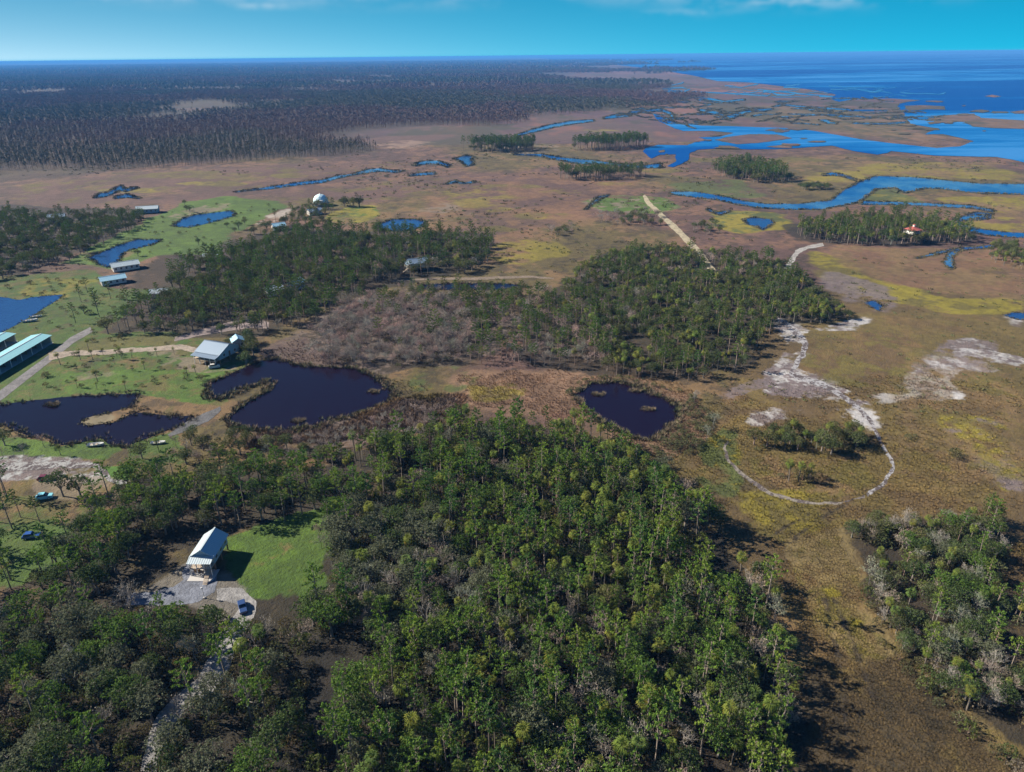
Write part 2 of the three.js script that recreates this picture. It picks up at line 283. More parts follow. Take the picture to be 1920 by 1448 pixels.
L([[1860, 1040], [2100, 1020], [2100, 1200], [1900, 1160]], S(92, 76, 52), 3, 0.9, 0.1, C.straw, 1.4);
L([[1535, 1100], [1575, 1105], [1580, 1125], [1545, 1125]], C.yellow, 1.2, 0.9, 0.2);
L([[1590, 1160], [1620, 1160], [1612, 1180], [1588, 1182]], C.yellow, 1.2, 0.9, 0.15);
const RUTS = [[[1545, 1120, 3], [1560, 1180, 3], [1572, 1230, 3.5], [1580, 1290, 4], [1584, 1350, 4], [1590, 1420, 4]], [[1563, 1120, 3], [1585, 1180, 3], [1610, 1235, 3.5], [1630, 1290, 4], [1640, 1310, 3]], [[1470, 1030, 2], [1500, 1000, 2], [1560, 960, 2], [1600, 940, 2]], [[1440, 1010, 2], [1480, 985, 2], [1520, 965, 2]]].map((r) => poly(stroke(r)));
for (const p of RUTS) LAYERS.push({ p, c: S(58, 48, 36), soft: 0.6, op: 0.85, brk: 0.2, c2: null, grain: 1.5 });
// reeds and brush round the ponds
L([[860, 700], [1080, 690], [1120, 720], [1090, 760], [1000, 770], [900, 770], [860, 740]], C.reed, 10, 0.95, 0.12, S(160, 126, 100), 2.4);
L([[1060, 740], [1110, 705], [1200, 706], [1280, 735], [1340, 770], [1330, 830], [1260, 860], [1180, 850], [1090, 790]], C.reed, 4, 0.9, 0.15, S(148, 120, 92), 1.4);
L([[740, 690], [830, 684], [905, 700], [900, 735], [820, 745], [750, 720]], C.yellow, 7, 0.85, 0.34, C.green, 2.5);
L([[860, 720], [960, 716], [1000, 740], [880, 760]], C.olive, 4, 0.7, 0.35, C.yellow, 2);
L([[480, 812], [640, 790], [760, 750], [870, 745], [860, 790], [700, 830], [560, 850], [470, 840]], S(104, 82, 66), 4, 0.9, 0.15, C.brush, 1.5);
L([[560, 620], [660, 560], [900, 550], [1000, 600], [880, 690], [700, 700], [560, 690], [500, 650]], C.brush, 6, 0.9, 0.12, C.shadedLitter, 1.8);
L([[470, 660], [560, 630], [660, 690], [600, 690], [520, 675]], S(112, 92, 84), 4, 0.9, 0.2, S(84, 64, 66), 1.5);
// woodland floor: leaf litter, its colour darkened to deepen shade under the trees
const woodFloor = (p, soft = 5, op = 0.9) => L(p, C.shadedLitter, soft, op, 0.06, C.dark, 1.6);
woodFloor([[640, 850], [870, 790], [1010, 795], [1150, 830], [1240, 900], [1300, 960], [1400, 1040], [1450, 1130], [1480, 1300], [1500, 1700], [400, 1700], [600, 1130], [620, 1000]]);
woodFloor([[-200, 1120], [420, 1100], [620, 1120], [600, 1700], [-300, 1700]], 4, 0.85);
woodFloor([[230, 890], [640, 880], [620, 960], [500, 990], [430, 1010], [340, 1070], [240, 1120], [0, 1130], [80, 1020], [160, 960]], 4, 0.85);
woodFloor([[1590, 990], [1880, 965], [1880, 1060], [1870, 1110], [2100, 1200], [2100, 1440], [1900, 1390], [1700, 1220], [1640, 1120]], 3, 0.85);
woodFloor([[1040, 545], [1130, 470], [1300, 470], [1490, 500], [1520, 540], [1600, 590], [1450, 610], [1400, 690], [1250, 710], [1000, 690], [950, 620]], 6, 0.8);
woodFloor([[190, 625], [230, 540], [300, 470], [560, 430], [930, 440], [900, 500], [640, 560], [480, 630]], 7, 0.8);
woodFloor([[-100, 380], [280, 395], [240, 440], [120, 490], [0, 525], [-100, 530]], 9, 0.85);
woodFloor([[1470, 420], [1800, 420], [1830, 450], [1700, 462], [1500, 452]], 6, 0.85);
// lawns
L([[-100, 790], [-100, 520], [60, 515], [170, 505], [200, 540], [300, 545], [200, 615], [165, 628], [330, 622], [400, 640], [470, 680], [440, 730], [420, 768], [262, 736], [150, 744], [0, 760]], C.lawn, 3, 0.95, 0.1, C.lawnDry, 3);
L([[130, 700], [300, 690], [420, 700], [430, 740], [380, 765], [270, 735], [120, 742]], C.lawnBright, 3, 0.9, 0.3, C.lawn, 2);
L([[130, 640], [320, 626], [340, 645], [150, 660]], C.lawnDry, 3, 0.8, 0.2);
L([[100, 690], [230, 665], [330, 655], [330, 680], [150, 715]], C.earth, 2, 0.6, 0.5);
L([[380, 670], [420, 672], [450, 690], [380, 700], [330, 690], [340, 672]], C.earth, 2, 0.8, 0.35);
L([[60, 520], [180, 525], [120, 560], [40, 550]], C.yellow, 5, 0.6, 0.45);
L([[120, 492], [250, 425], [340, 380], [420, 368], [520, 376], [550, 386], [480, 415], [430, 440], [400, 478], [300, 480], [240, 500], [205, 508]], C.lawnBright, 6, 0.95, 0.12, C.lawn, 5);
L([[300, 410], [380, 385], [440, 380], [420, 392], [340, 408]], C.earth, 4, 0.75, 0.42);
L([[480, 420], [520, 395], [560, 380], [545, 400], [500, 425]], S(196, 186, 176), 4, 0.8, 0.4);
L([[610, 412], [640, 390], [700, 385], [714, 400], [680, 416], [640, 422]], C.lawnBright, 5, 0.95, 0.15, C.yellow, 5);
L([[420, 1010], [500, 985], [560, 962], [625, 950], [625, 1000], [615, 1060], [605, 1112], [500, 1118], [440, 1105], [415, 1070]], C.lawnBright, 2.5, 0.95, 0.16, C.lawn, 1.6);
L([[185, 876], [248, 874], [245, 902], [200, 902]], S(92, 142, 40), 1, 0.95, 0);
L([[-60, 985], [60, 960], [140, 970], [140, 1060], [20, 1100], [-60, 1090]], C.lawn, 3, 0.9, 0.22, C.lawnBright, 2);
L([[0, 940], [120, 920], [180, 940], [140, 975], [0, 985]], C.lawnDry, 3, 0.8, 0.3, C.lawn, 2);
L([[245, 830], [330, 810], [345, 872], [250, 870]], C.lawn, 2, 0.9, 0.2);
L([[-80, 810], [60, 822], [110, 842], [160, 828], [200, 822], [235, 842], [200, 866], [100, 858], [-80, 862]], C.lawn, 2.4, 0.95, 0.15, C.lawnBright, 1.6);
L([[-80, 862], [60, 856], [180, 862], [190, 905], [60, 900], [-80, 905]], S(200, 202, 204), 2.4, 0.9, 0.3, C.mud, 1.4);
L([[60, 900], [200, 896], [260, 905], [240, 930], [60, 935]], C.earth, 2, 0.7, 0.42);
L([[140, 790], [160, 778], [200, 772], [210, 785], [190, 800], [150, 802]], S(142, 132, 106), 1.6, 0.85, 0.36);
L([[360, 1040], [420, 1070], [480, 1130], [440, 1180], [330, 1130], [240, 1120]], S(148, 142, 134), 2, 0.7, 0.4);
L([[400, 1160], [450, 1170], [440, 1260], [380, 1290], [350, 1260]], S(150, 140, 124), 2, 0.7, 0.45);
L([[640, 1105], [880, 1105], [900, 1130], [640, 1135]], S(104, 74, 50), 2, 0.6, 0.4);
// far woods and plains
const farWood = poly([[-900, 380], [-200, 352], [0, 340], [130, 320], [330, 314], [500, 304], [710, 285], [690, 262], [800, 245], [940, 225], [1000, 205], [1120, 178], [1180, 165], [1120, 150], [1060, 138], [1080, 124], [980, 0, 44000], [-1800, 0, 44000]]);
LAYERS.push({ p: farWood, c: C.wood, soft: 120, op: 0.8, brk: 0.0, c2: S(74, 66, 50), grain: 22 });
L([[640, 262], [720, 255], [860, 250], [800, 268], [720, 280]], C.plum, 30, 0.9, 0.1);
L([[480, 232], [560, 226], [600, 232], [540, 236]], C.plum, 25, 0.8, 0.1);
L([[560, 168], [620, 164], [700, 172], [600, 176]], C.plum, 60, 0.7, 0.2);
L([[640, 202], [720, 198], [700, 206]], C.plum, 30, 0.8, 0.1);
L([[760, 210], [900, 200], [960, 208], [860, 222], [780, 220]], C.plum, 40, 0.8, 0.2);
L([[300, 205], [420, 200], [500, 206], [400, 212]], C.plum, 40, 0.6, 0.2);
L([[940, 275], [1040, 270], [1060, 284], [960, 290]], C.earth, 8, 0.7, 0.4);
L([[700, 268], [770, 262], [810, 268], [760, 278], [700, 276]], S(176, 148, 130), 12, 0.7, 0.5);
// dark band along the tidal banks: rush colour with bank shade painted in
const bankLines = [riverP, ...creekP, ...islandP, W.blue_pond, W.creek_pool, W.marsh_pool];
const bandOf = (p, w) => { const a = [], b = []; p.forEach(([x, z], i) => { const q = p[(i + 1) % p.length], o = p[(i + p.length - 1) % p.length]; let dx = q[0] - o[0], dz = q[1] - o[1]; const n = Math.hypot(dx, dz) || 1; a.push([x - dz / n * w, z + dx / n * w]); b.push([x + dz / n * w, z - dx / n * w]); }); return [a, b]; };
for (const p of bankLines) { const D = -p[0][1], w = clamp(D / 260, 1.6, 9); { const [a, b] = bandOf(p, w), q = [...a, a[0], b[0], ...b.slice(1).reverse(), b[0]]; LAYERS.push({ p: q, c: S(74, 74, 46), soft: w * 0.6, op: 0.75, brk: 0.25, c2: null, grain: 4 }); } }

const TILES = [
  { x0: -340, x1: 340, d0: 40, d1: 316, w: 2048, h: 1024 },
  { x0: -1150, x1: 1150, d0: 316, d1: 1116, w: 2048, h: 1024 },
  { x0: -5000, x1: 5000, d0: 1116, d1: 5116, w: 2048, h: 1024 },
  { x0: -45000, x1: 45000, d0: 5116, d1: 45000, w: 1024, h: 512 },
];
const SRGB = new Uint8Array(4097); for (let i = 0; i <= 4096; i++) { const v = i / 4096; SRGB[i] = Math.round(255 * (v <= 0.0031308 ? v * 12.92 : 1.055 * v ** (1 / 2.4) - 0.055)); }
function blur(m, w, h, r) {
  if (r < 1) return m;
  const t = new Float32Array(m.length), k = 1 / (2 * r + 1);
  for (let y = 0; y < h; y++) { let s = 0; const o = y * w; for (let x = -r; x <= r; x++) s += m[o + clamp(x, 0, w - 1)]; for (let x = 0; x < w; x++) { t[o + x] = s * k; s += m[o + Math.min(w - 1, x + r + 1)] - m[o + Math.max(0, x - r)]; } }
  for (let x = 0; x < w; x++) { let s = 0; for (let y = -r; y <= r; y++) s += t[clamp(y, 0, h - 1) * w + x]; for (let y = 0; y < h; y++) { m[y * w + x] = s * k; s += t[Math.min(h - 1, y + r + 1) * w + x] - t[Math.max(0, y - r) * w + x]; } }
  return m;
}
function paint(t) {
  const { x0, x1, d0, d1, w, h } = t, kx = (x1 - x0) / w, kd = (d1 - d0) / h, buf = new Float32Array(w * h * 3);
  const tan = C.straw, plum = C.plum, rust = C.rust, olive = C.olive, dk = S(66, 56, 42);
  const fine = kx < 2 ? 1 : kx < 20 ? 0.75 : 0.4;
  for (let j = 0; j < h; j++) for (let i = 0; i < w; i++) {
    const x = x0 + (i + 0.5) * kx, d = d0 + (j + 0.5) * kd;
    const a = ns(FA, x * 0.11, d * 0.11), b = ns(FB, x * 0.43, d * 0.43 + 50), c = ns(FC, x * 2.1, d * 1.6), e = ns(FD, x * 5.3, d * 5.3);
    const wo = sstep(0.45, 0.75, b) * 0.7, wp = sstep(0.4, 0.7, a), wr = sstep(0.5, 0.8, c) * 0.5, wd = sstep(0.55, 0.9, ns(FD, x * 1.7 + 9, d * 1.7)) * 0.65 * fine, v = 0.62 + 0.76 * (e * 0.45 + c * 0.55) * fine + 0.36 * (1 - fine);
    const o = (j * w + i) * 3;
    for (let q = 0; q < 3; q++) { let s = lerp(tan[q], plum[q], wp); s = lerp(s, olive[q], wo); s = lerp(s, rust[q], wr); s = lerp(s, dk[q], wd); buf[o + q] = s * v; }
  }
  if (kx > 2) for (let j = 0; j < h; j++) for (let i = 0; i < w; i++) {   // the delta: rushes, mud and bare patches in bands
    const x = x0 + (i + 0.5) * kx, d = d0 + (j + 0.5) * kd, o = (j * w + i) * 3, a = ns(FC, x * 0.16, d * 0.07), b = ns(FD, x * 0.12 + 50, d * 0.05), e = ns(FB, x * 0.05, d * 0.02);
    const t1 = sstep(0.55, 0.8, a) * 0.75, t2 = sstep(0.6, 0.85, b) * 0.7, t3 = sstep(0.5, 0.8, e) * 0.6, A = S(150, 100, 88), Bc = S(70, 70, 46), D_ = S(100, 74, 88);
    for (let q = 0; q < 3; q++) { let v = lerp(buf[o + q], D_[q], t3); v = lerp(v, A[q], t1); buf[o + q] = lerp(v, Bc[q], t2); }
  }
  for (const l of LAYERS) {
    let ax = 1e9, bx = -1e9, ad = 1e9, bd = -1e9;
    for (const [x, z] of l.p) { ax = Math.min(ax, x); bx = Math.max(bx, x); ad = Math.min(ad, -z); bd = Math.max(bd, -z); }
    const pad = l.soft * 2.5 + 2 * kx;
    const i0 = Math.max(0, Math.floor((ax - pad - x0) / kx)), i1 = Math.min(w, Math.ceil((bx + pad - x0) / kx)), j0 = Math.max(0, Math.floor((ad - pad - d0) / kd)), j1 = Math.min(h, Math.ceil((bd + pad - d0) / kd));
    const mw = i1 - i0, mh = j1 - j0;
    if (mw < 1 || mh < 1) continue;
    const m = new Float32Array(mw * mh), n = l.p.length;
    for (let j = 0; j < mh; j++) {
      const d = d0 + (j0 + j + 0.5) * kd, xs = [];
      for (let k = 0, q = n - 1; k < n; q = k++) { const a = -l.p[k][1], b = -l.p[q][1]; if ((a > d) !== (b > d)) xs.push(l.p[k][0] + (l.p[q][0] - l.p[k][0]) * (d - a) / (b - a)); }
      xs.sort((a, b) => a - b);
      for (let k = 0; k + 1 < xs.length; k += 2) { const s = Math.max(0, Math.round((xs[k] - x0) / kx - i0)), e = Math.min(mw, Math.round((xs[k + 1] - x0) / kx - i0)); for (let i = s; i < e; i++) m[j * mw + i] = 1; }
    }
    const r = Math.min(80, Math.round(l.soft / kx));
    blur(m, mw, mh, r);
    const sc = 10 / l.soft, gr = 6 / l.grain, wander = r < 1 ? 0.25 : 0.75;
    for (let j = 0; j < mh; j++) for (let i = 0; i < mw; i++) {
      const f = m[j * mw + i]; if (f <= 0.02) continue;
      const x = x0 + (i0 + i + 0.5) * kx, d = d0 + (j0 + j + 0.5) * kd;
      let a = sstep(0.34, 0.66, f + (ns(FC, x * sc, d * sc) - 0.5) * wander) * l.op;
      if (a <= 0.004) continue;
      const n1 = ns(FC, x * gr + 31, d * gr), n2 = ns(FD, x * gr * 0.8 + 7, d * gr * 0.8);
      if (l.brk) a *= sstep(l.brk - 0.16, l.brk + 0.16, n1 * 0.65 + n2 * 0.35);
      const v = 0.68 + 0.64 * (0.6 * ns(FD, x * 5.3, d * 5.3) + 0.4 * ns(FC, x * 2.1, d * 1.6)) * fine + 0.3 * (1 - fine), k2 = l.c2 ? sstep(0.42, 0.72, n2 * 0.6 + ns(FB, x * gr * 0.3, d * gr * 0.3) * 0.4) : 0, o = ((j0 + j) * w + i0 + i) * 3;
      for (let q = 0; q < 3; q++) buf[o + q] = lerp(buf[o + q], (l.c2 ? lerp(l.c[q], l.c2[q], k2) : l.c[q]) * v, a);
    }
  }
  t.buf = buf;
  const px = new Uint8Array(w * h * 4);
  for (let i = 0; i < w * h; i++) { for (let q = 0; q < 3; q++) px[i * 4 + q] = SRGB[Math.min(4096, Math.round(buf[i * 3 + q] * 4096))]; px[i * 4 + 3] = 255; }
  const tex = new THREE.DataTexture(px, w, h, THREE.RGBAFormat);
  tex.colorSpace = THREE.SRGBColorSpace; tex.magFilter = THREE.LinearFilter; tex.wrapS = tex.wrapT = THREE.MirroredRepeatWrapping; tex.needsUpdate = true;
  t.tex = tex;
}
function groundColor(x, z) { const d = -z; for (const t of TILES) if (x > t.x0 && x < t.x1 && d > t.d0 && d < t.d1) { const i = Math.floor((x - t.x0) / (t.x1 - t.x0) * t.w), j = Math.floor((d - t.d0) / (t.d1 - t.d0) * t.h), o = (j * t.w + i) * 3; return [t.buf[o], t.buf[o + 1], t.buf[o + 2]]; } return C.straw; }
TILES.forEach(paint);
function dataTexture(size, f, srgb = false) { const d = new Uint8Array(size * size * 4); for (let y = 0; y < size; y++) for (let x = 0; x < size; x++) { const c = f(x / size, y / size), o = (y * size + x) * 4; d[o] = c[0] * 255; d[o + 1] = c[1] * 255; d[o + 2] = c[2] * 255; d[o + 3] = 255; } const t = new THREE.DataTexture(d, size, size, THREE.RGBAFormat); t.magFilter = THREE.LinearFilter; t.wrapS = t.wrapT = THREE.RepeatWrapping; if (srgb) t.colorSpace = THREE.SRGBColorSpace; t.needsUpdate = true; return t; }
const grit = dataTexture(512, (u, v) => { const k = FD[Math.floor(v * 512) * NS + Math.floor(u * 512)]; return [k, k, k]; });
// the ground: one sheet, finer colour nearer the village
{
  const parts = [], mats = [];
  const rect = (x0, x1, d0, d1, t, m) => {
    const g = new THREE.BufferGeometry(), p = [], uv = [], uv1 = [], idx = [], nx = 12, nd = 12;
    for (let j = 0; j <= nd; j++) for (let i = 0; i <= nx; i++) { const x = lerp(x0, x1, i / nx), d = lerp(d0, d1, j / nd); p.push(x, 0, -d); uv.push((x - t.x0) / (t.x1 - t.x0), (d - t.d0) / (t.d1 - t.d0)); uv1.push(x / 24, d / 24); }
    for (let j = 0; j < nd; j++) for (let i = 0; i < nx; i++) { const a = j * (nx + 1) + i, b = a + 1, c = a + nx + 1, e = c + 1; idx.push(a, b, c, b, e, c); }
    g.setAttribute('position', new THREE.Float32BufferAttribute(p, 3)); g.setAttribute('uv', new THREE.Float32BufferAttribute(uv, 2)); g.setAttribute('uv1', new THREE.Float32BufferAttribute(uv1, 2));
    g.setAttribute('normal', new THREE.Float32BufferAttribute(new Float32Array(p.length).map((_, i) => i % 3 === 1 ? 1 : 0), 3)); g.setIndex(idx);
    parts.push(g); mats.push(m);
  };
  const M = TILES.map((t, i) => { const m = new THREE.MeshStandardMaterial({ map: t.tex, roughness: 1 }); if (i < 2) { m.bumpMap = grit.clone(); m.bumpMap.channel = 1; m.bumpScale = 0.14; } return m; });
  TILES.forEach((t, i) => rect(t.x0, t.x1, t.d0, t.d1, t, M[i]));
  // out to the sides and behind, the same marsh goes on
  for (let i = 0; i < 3; i++) for (const s of [-1, 1]) { const t = TILES[i]; const a = s < 0 ? -45000 : t.x1, b = s < 0 ? t.x0 : 45000; rect(a, b, t.d0, t.d1, t, M[i]); }
  rect(-45000, 45000, -20000, 40, TILES[1], M[1]);
  const g = mergeGeometries(parts, true);
  g.groups.forEach((q, i) => { q.materialIndex = i; });
  structure('ground', g, mats);
}
TILES[2].buf2 = 1;

// ───────────────────────── water ─────────────────────────
const ripple = dataTexture(512, (u, v) => { const k = FC[Math.floor(v * 512) * NS + Math.floor(u * 512)]; return [k, k, k]; });
function waterMaterial(c, rough_, bump, spec = 1) { const m = new THREE.MeshPhysicalMaterial({ color: col(...c), roughness: rough_, ior: 1.33, specularIntensity: spec }); m.bumpMap = ripple.clone(); m.bumpScale = bump; return m; }
const pondDark = waterMaterial([0.008, 0.003, 0.010], 0.05, 0.03), pondBlue = waterMaterial([0.016, 0.05, 0.16], 0.08, 0.05), tidal = waterMaterial([1, 1, 1], 0.18, 0.12, 0.8);
tidal.map = dataTexture(512, (u, v) => { const k = sstep(0.2, 0.9, ns(FA, u * 512, v * 512) * 0.6 + ns(FC, u * 512, v * 512) * 0.4); return [0.10 + 0.16 * k, 0.27 + 0.15 * k, 0.50 + 0.06 * k]; }, true);
let level = 0.05;
const waterNames = { main_pond: pondDark, west_pond: pondDark, round_pond: pondDark, strip_pond: pondDark };
for (const k in W) structure(k === 'main_pond' || k.endsWith('pond') ? 'pond' : 'marsh_pool', sheet(W[k], level += 0.006, 0.05), waterNames[k] ?? pondBlue);
structure('tidal_river', sheet(riverP, level += 0.006, 0.004), tidal);
for (const p of creekP) structure('tidal_creek', sheet(p, level += 0.006, 0.004), tidal);
// the open gulf: streaked with patches of deeper and shallower water
{
  const g = sheet(seaP, 0.36, 1), q = g.attributes.position, uv = g.attributes.uv;
  for (let i = 0; i < q.count; i++) uv.setXY(i, q.getX(i) / 5200, q.getZ(i) / 2600);
  const t = dataTexture(512, (u, v) => { const a = ns(FA, u * 512, v * 512), b = ns(FC, u * 512, v * 512 * 2), k = sstep(0.35, 0.85, a * 0.6 + b * 0.4); return [0.02 + 0.20 * k * k, 0.25 + 0.22 * k, 0.52 + 0.18 * k]; }, true);
  const m = new THREE.MeshPhysicalMaterial({ map: t, roughness: 0.42, ior: 1.33, specularIntensity: 0.45 });
  structure('sea', g, m);
}
const islandMat = TILES.map((t) => new THREE.MeshStandardMaterial({ map: t.tex, roughness: 1 }));
islandP.forEach((p, i) => { const D = -p[0][1], t = TILES[D < 1116 ? 1 : D < 5116 ? 2 : 3], g = sheet(p, 0.62 + i * 0.01), q = g.attributes.position, uv = g.attributes.uv; for (let k = 0; k < q.count; k++) uv.setXY(k, (q.getX(k) - t.x0) / (t.x1 - t.x0), (-q.getZ(k) - t.d0) / (t.d1 - t.d0)); structure('marsh_island', g, islandMat[TILES.indexOf(t)]); });
spitP.forEach((p) => { const t = TILES[0], g = sheet(p, 0.2), q = g.attributes.position, uv = g.attributes.uv; for (let k = 0; k < q.count; k++) uv.setXY(k, (q.getX(k) - t.x0) / (t.x1 - t.x0), (-q.getZ(k) - t.d0) / (t.d1 - t.d0)); structure('grassy_spit', g, new THREE.MeshStandardMaterial({ map: t.tex, roughness: 1 })); });

// ───────────────────────── roads, tracks, drives ─────────────────────────
{
  const mottled = (c) => dataTexture(256, (u, v) => { const k = sstep(0.38, 0.6, ns(FC, u * 512, v * 512) * 0.65 + ns(FD, u * 512, v * 512) * 0.35), m = C.mud; return c.map((x, i) => { const y = clamp(lerp(m[i] * 0.62, x * 1.15, k)); return 1.055 * y ** (1 / 2.4) - 0.055; }); }, true);
  const sandTex = (c) => dataTexture(256, (u, v) => { const k = 0.55 + 0.3 * ns(FD, u * 512, v * 512) + 0.4 * ns(FC, u * 512, v * 512); return c.map((x) => { const y = clamp(x * k); return y <= 0.0031308 ? y * 12.92 : 1.055 * y ** (1 / 2.4) - 0.055; }); }, true);
  let y = 0.012;
  for (const k in pathP) {
    const g = sheet(pathP[k], y += 0.005, k === 'paved_lane' ? 0.04 : 0.07), m = new THREE.MeshStandardMaterial({ map: (k === 'salt_trail' || k === 'sand_lane' || k === 'wheel_track' ? mottled : sandTex)(PATHS[k].c), roughness: 1, bumpMap: grit, bumpScale: 0.1 });
    structure({ garden_path_b: 'garden_path' }[k] ?? k, g, m);
  }
}

// ───────────────────────── geometry helpers ─────────────────────────
const q4 = new THREE.Quaternion(), v3 = new THREE.Vector3(), m4 = new THREE.Matrix4();
class Tris {   // collects triangles with flat normals and a colour each
  constructor() { this.p = []; this.n = []; this.c = []; }
  tri(a, b, c, k) {
    const ux = b[0] - a[0], uy = b[1] - a[1], uz = b[2] - a[2], vx = c[0] - a[0], vy = c[1] - a[1], vz = c[2] - a[2];
    let nx = uy * vz - uz * vy, ny = uz * vx - ux * vz, nz = ux * vy - uy * vx; const l = Math.hypot(nx, ny, nz) || 1; nx /= l; ny /= l; nz /= l;
    this.p.push(...a, ...b, ...c); for (let i = 0; i < 3; i++) { this.n.push(nx, ny, nz); this.c.push(...k); }
  }
  quad(a, b, c, d, k) { this.tri(a, b, c, k); this.tri(a, c, d, k); }
  tube(pts, radii, sides, k) {
    for (let i = 0; i + 1 < pts.length; i++) {
      const a = new THREE.Vector3(...pts[i]), b = new THREE.Vector3(...pts[i + 1]), d = b.clone().sub(a).normalize();
      const u = Math.abs(d.y) > 0.9 ? new THREE.Vector3(1, 0, 0) : new THREE.Vector3(0, 1, 0); u.cross(d).normalize(); const w = d.clone().cross(u);
      const ring = (c, r) => Array.from({ length: sides }, (_, s) => { const t = s / sides * Math.PI * 2; return [c.x + (u.x * Math.cos(t) + w.x * Math.sin(t)) * r, c.y + (u.y * Math.cos(t) + w.y * Math.sin(t)) * r, c.z + (u.z * Math.cos(t) + w.z * Math.sin(t)) * r]; });
      const A = ring(a, radii[i]), B = ring(b, radii[i + 1]);
      for (let s = 0; s < sides; s++) { const t = (s + 1) % sides; this.quad(A[s], A[t], B[t], B[s], k); }
    }
  }
  // a leaf clump: a few bent blades round a point
  clump(c, size, n, f, k, flat = 0.5) {
    for (let i = 0; i < n; i++) {
      const d = new THREE.Vector3(f() - 0.5, (f() - 0.5) * flat * 2, f() - 0.5).normalize(), u = new THREE.Vector3(f() - 0.5, f() - 0.5, f() - 0.5).cross(d).normalize();
      const L_ = size * (0.7 + f() * 0.6), w = L_ * (0.35 + f() * 0.25), o = [c[0] + (f() - 0.5) * size, c[1] + (f() - 0.5) * size * 0.7, c[2] + (f() - 0.5) * size];
      const at = (s, t, up) => [o[0] + d.x * L_ * s + u.x * w * t, o[1] + d.y * L_ * s + u.y * w * t + up, o[2] + d.z * L_ * s + u.z * w * t];
      const v = 0.8 + f() * 0.4, kk = [k[0] * v, k[1] * v, k[2] * v];
      this.tri(at(-0.5, 0, 0), at(0, 0.5, L_ * 0.08), at(0, -0.5, L_ * 0.08), kk); this.tri(at(0, 0.5, L_ * 0.08), at(0.5, 0, -L_ * 0.1), at(0, -0.5, L_ * 0.08), kk);
    }
  }
  build() { const g = new THREE.BufferGeometry(); g.setAttribute('position', new THREE.Float32BufferAttribute(this.p, 3)); g.setAttribute('normal', new THREE.Float32BufferAttribute(this.n, 3)); g.setAttribute('color', new THREE.Float32BufferAttribute(this.c, 3)); return g; }
}

// ───────────────────────── tree kinds: a trunk geometry and a crown geometry each ─────────────────────────
const GREY = [0.8, 0.8, 0.8], WHITE = [1, 1, 1];
function palmShape(seed, h) {
  const f = rng(seed), t = new Tris(), c = new Tris(), bx = (f() - 0.5) * 0.9, bz = (f() - 0.5) * 0.9;
  const at = (s) => [bx * s * s, h * s, bz * s * s];
  t.tube([at(0), at(0.3), at(0.6), at(0.86), at(1)], [0.24, 0.17, 0.16, 0.19, 0.12], 6, GREY);
  const top = at(1), n = 30;
  for (let i = 0; i < n; i++) {
    const az = i * 2.4 + f() * 0.6, el = lerp(1.3, -0.75, Math.pow(i / n, 0.9)) + (f() - 0.5) * 0.7, ca = Math.cos(az), sa = Math.sin(az);
    const stem = 0.35 + f() * 0.75, blade = 0.8 + f() * 0.6, w = 0.4 + f() * 0.3, old = i / n > 0.88;
    const v = 0.7 + f() * 0.6, k = old ? [0.95, 0.62, 0.34] : [v * (0.9 + f() * 0.25), v, v * 0.9];
    const dir = (e, s) => [ca * Math.cos(e) * s, Math.sin(e) * s, sa * Math.cos(e) * s], add = (a, b) => [a[0] + b[0], a[1] + b[1], a[2] + b[2]];
    const p0 = add(top, [0, -0.1, 0]), p1 = add(p0, dir(el, stem)), side = (p, s, drop) => [p[0] - sa * s, p[1] - drop, p[2] + ca * s];
    c.tri(side(p0, 0.03, 0), side(p0, -0.03, 0), p1, k);
    // separate fingers of the fan
    for (let q = 0; q < 5; q++) { const u = (q - 2) / 2, e2 = el - 0.35 - 0.3 * Math.abs(u) - f() * 0.3, len = blade * (1 - 0.3 * Math.abs(u)), tip = side(add(p1, dir(e2, len)), u * w * 1.5, 0.08 + 0.16 * Math.abs(u)), mid = side(add(p1, dir(el - 0.1, len * 0.5)), u * w, 0.05 * Math.abs(u)); c.tri(p1, side(mid, 0.09, 0), side(mid, -0.09, 0.02), k); c.tri(side(mid, 0.09, 0), tip, side(mid, -0.09, 0.02), k); }
  }
  return { trunk: t.build(), crown: c.build(), h: h + 1 };
}
function pineShape(seed, h, full = 1) {
  const f = rng(seed), t = new Tris(), c = new Tris(), bx = (f() - 0.5) * 1.2, bz = (f() - 0.5) * 1.2;
  const at = (s) => [bx * s * s + Math.sin(s * 5) * 0.12, h * s, bz * s * s];
  t.tube([0, 0.25, 0.5, 0.75, 1].map(at), [0.21, 0.17, 0.14, 0.1, 0.03], 5, WHITE);
  const n = Math.round(17 * full);
  for (let i = 0; i < n; i++) {
    const s = lerp(0.55, 1.0, (i + f() * 0.8) / n), az = i * 2.4 + f(), len = (0.5 + 1.7 * Math.sin(clamp((1.06 - s) / 0.51) * Math.PI * 0.62)) * (0.7 + f() * 0.5), b = at(s), e = [b[0] + Math.cos(az) * len, b[1] + len * (0.25 + f() * 0.4), b[2] + Math.sin(az) * len];
    t.tube([b, e], [0.06, 0.015], 3, WHITE);
    const m = 2 + Math.round(len * 1.6);
    for (let q = 0; q < m; q++) { const u = lerp(0.45, 1.08, q / Math.max(1, m - 1)); c.clump([lerp(b[0], e[0], u) + (f() - 0.5) * 0.3, lerp(b[1], e[1], u) + 0.1, lerp(b[2], e[2], u) + (f() - 0.5) * 0.3], 0.5, 6, f, [1, 0.95 + f() * 0.2, 0.85], 0.9); }
  }
  c.clump([at(1)[0], h + 0.1, at(1)[2]], 0.6, 6, f, WHITE, 1);
  return { trunk: t.build(), crown: c.build(), h: h + 0.4 };
}
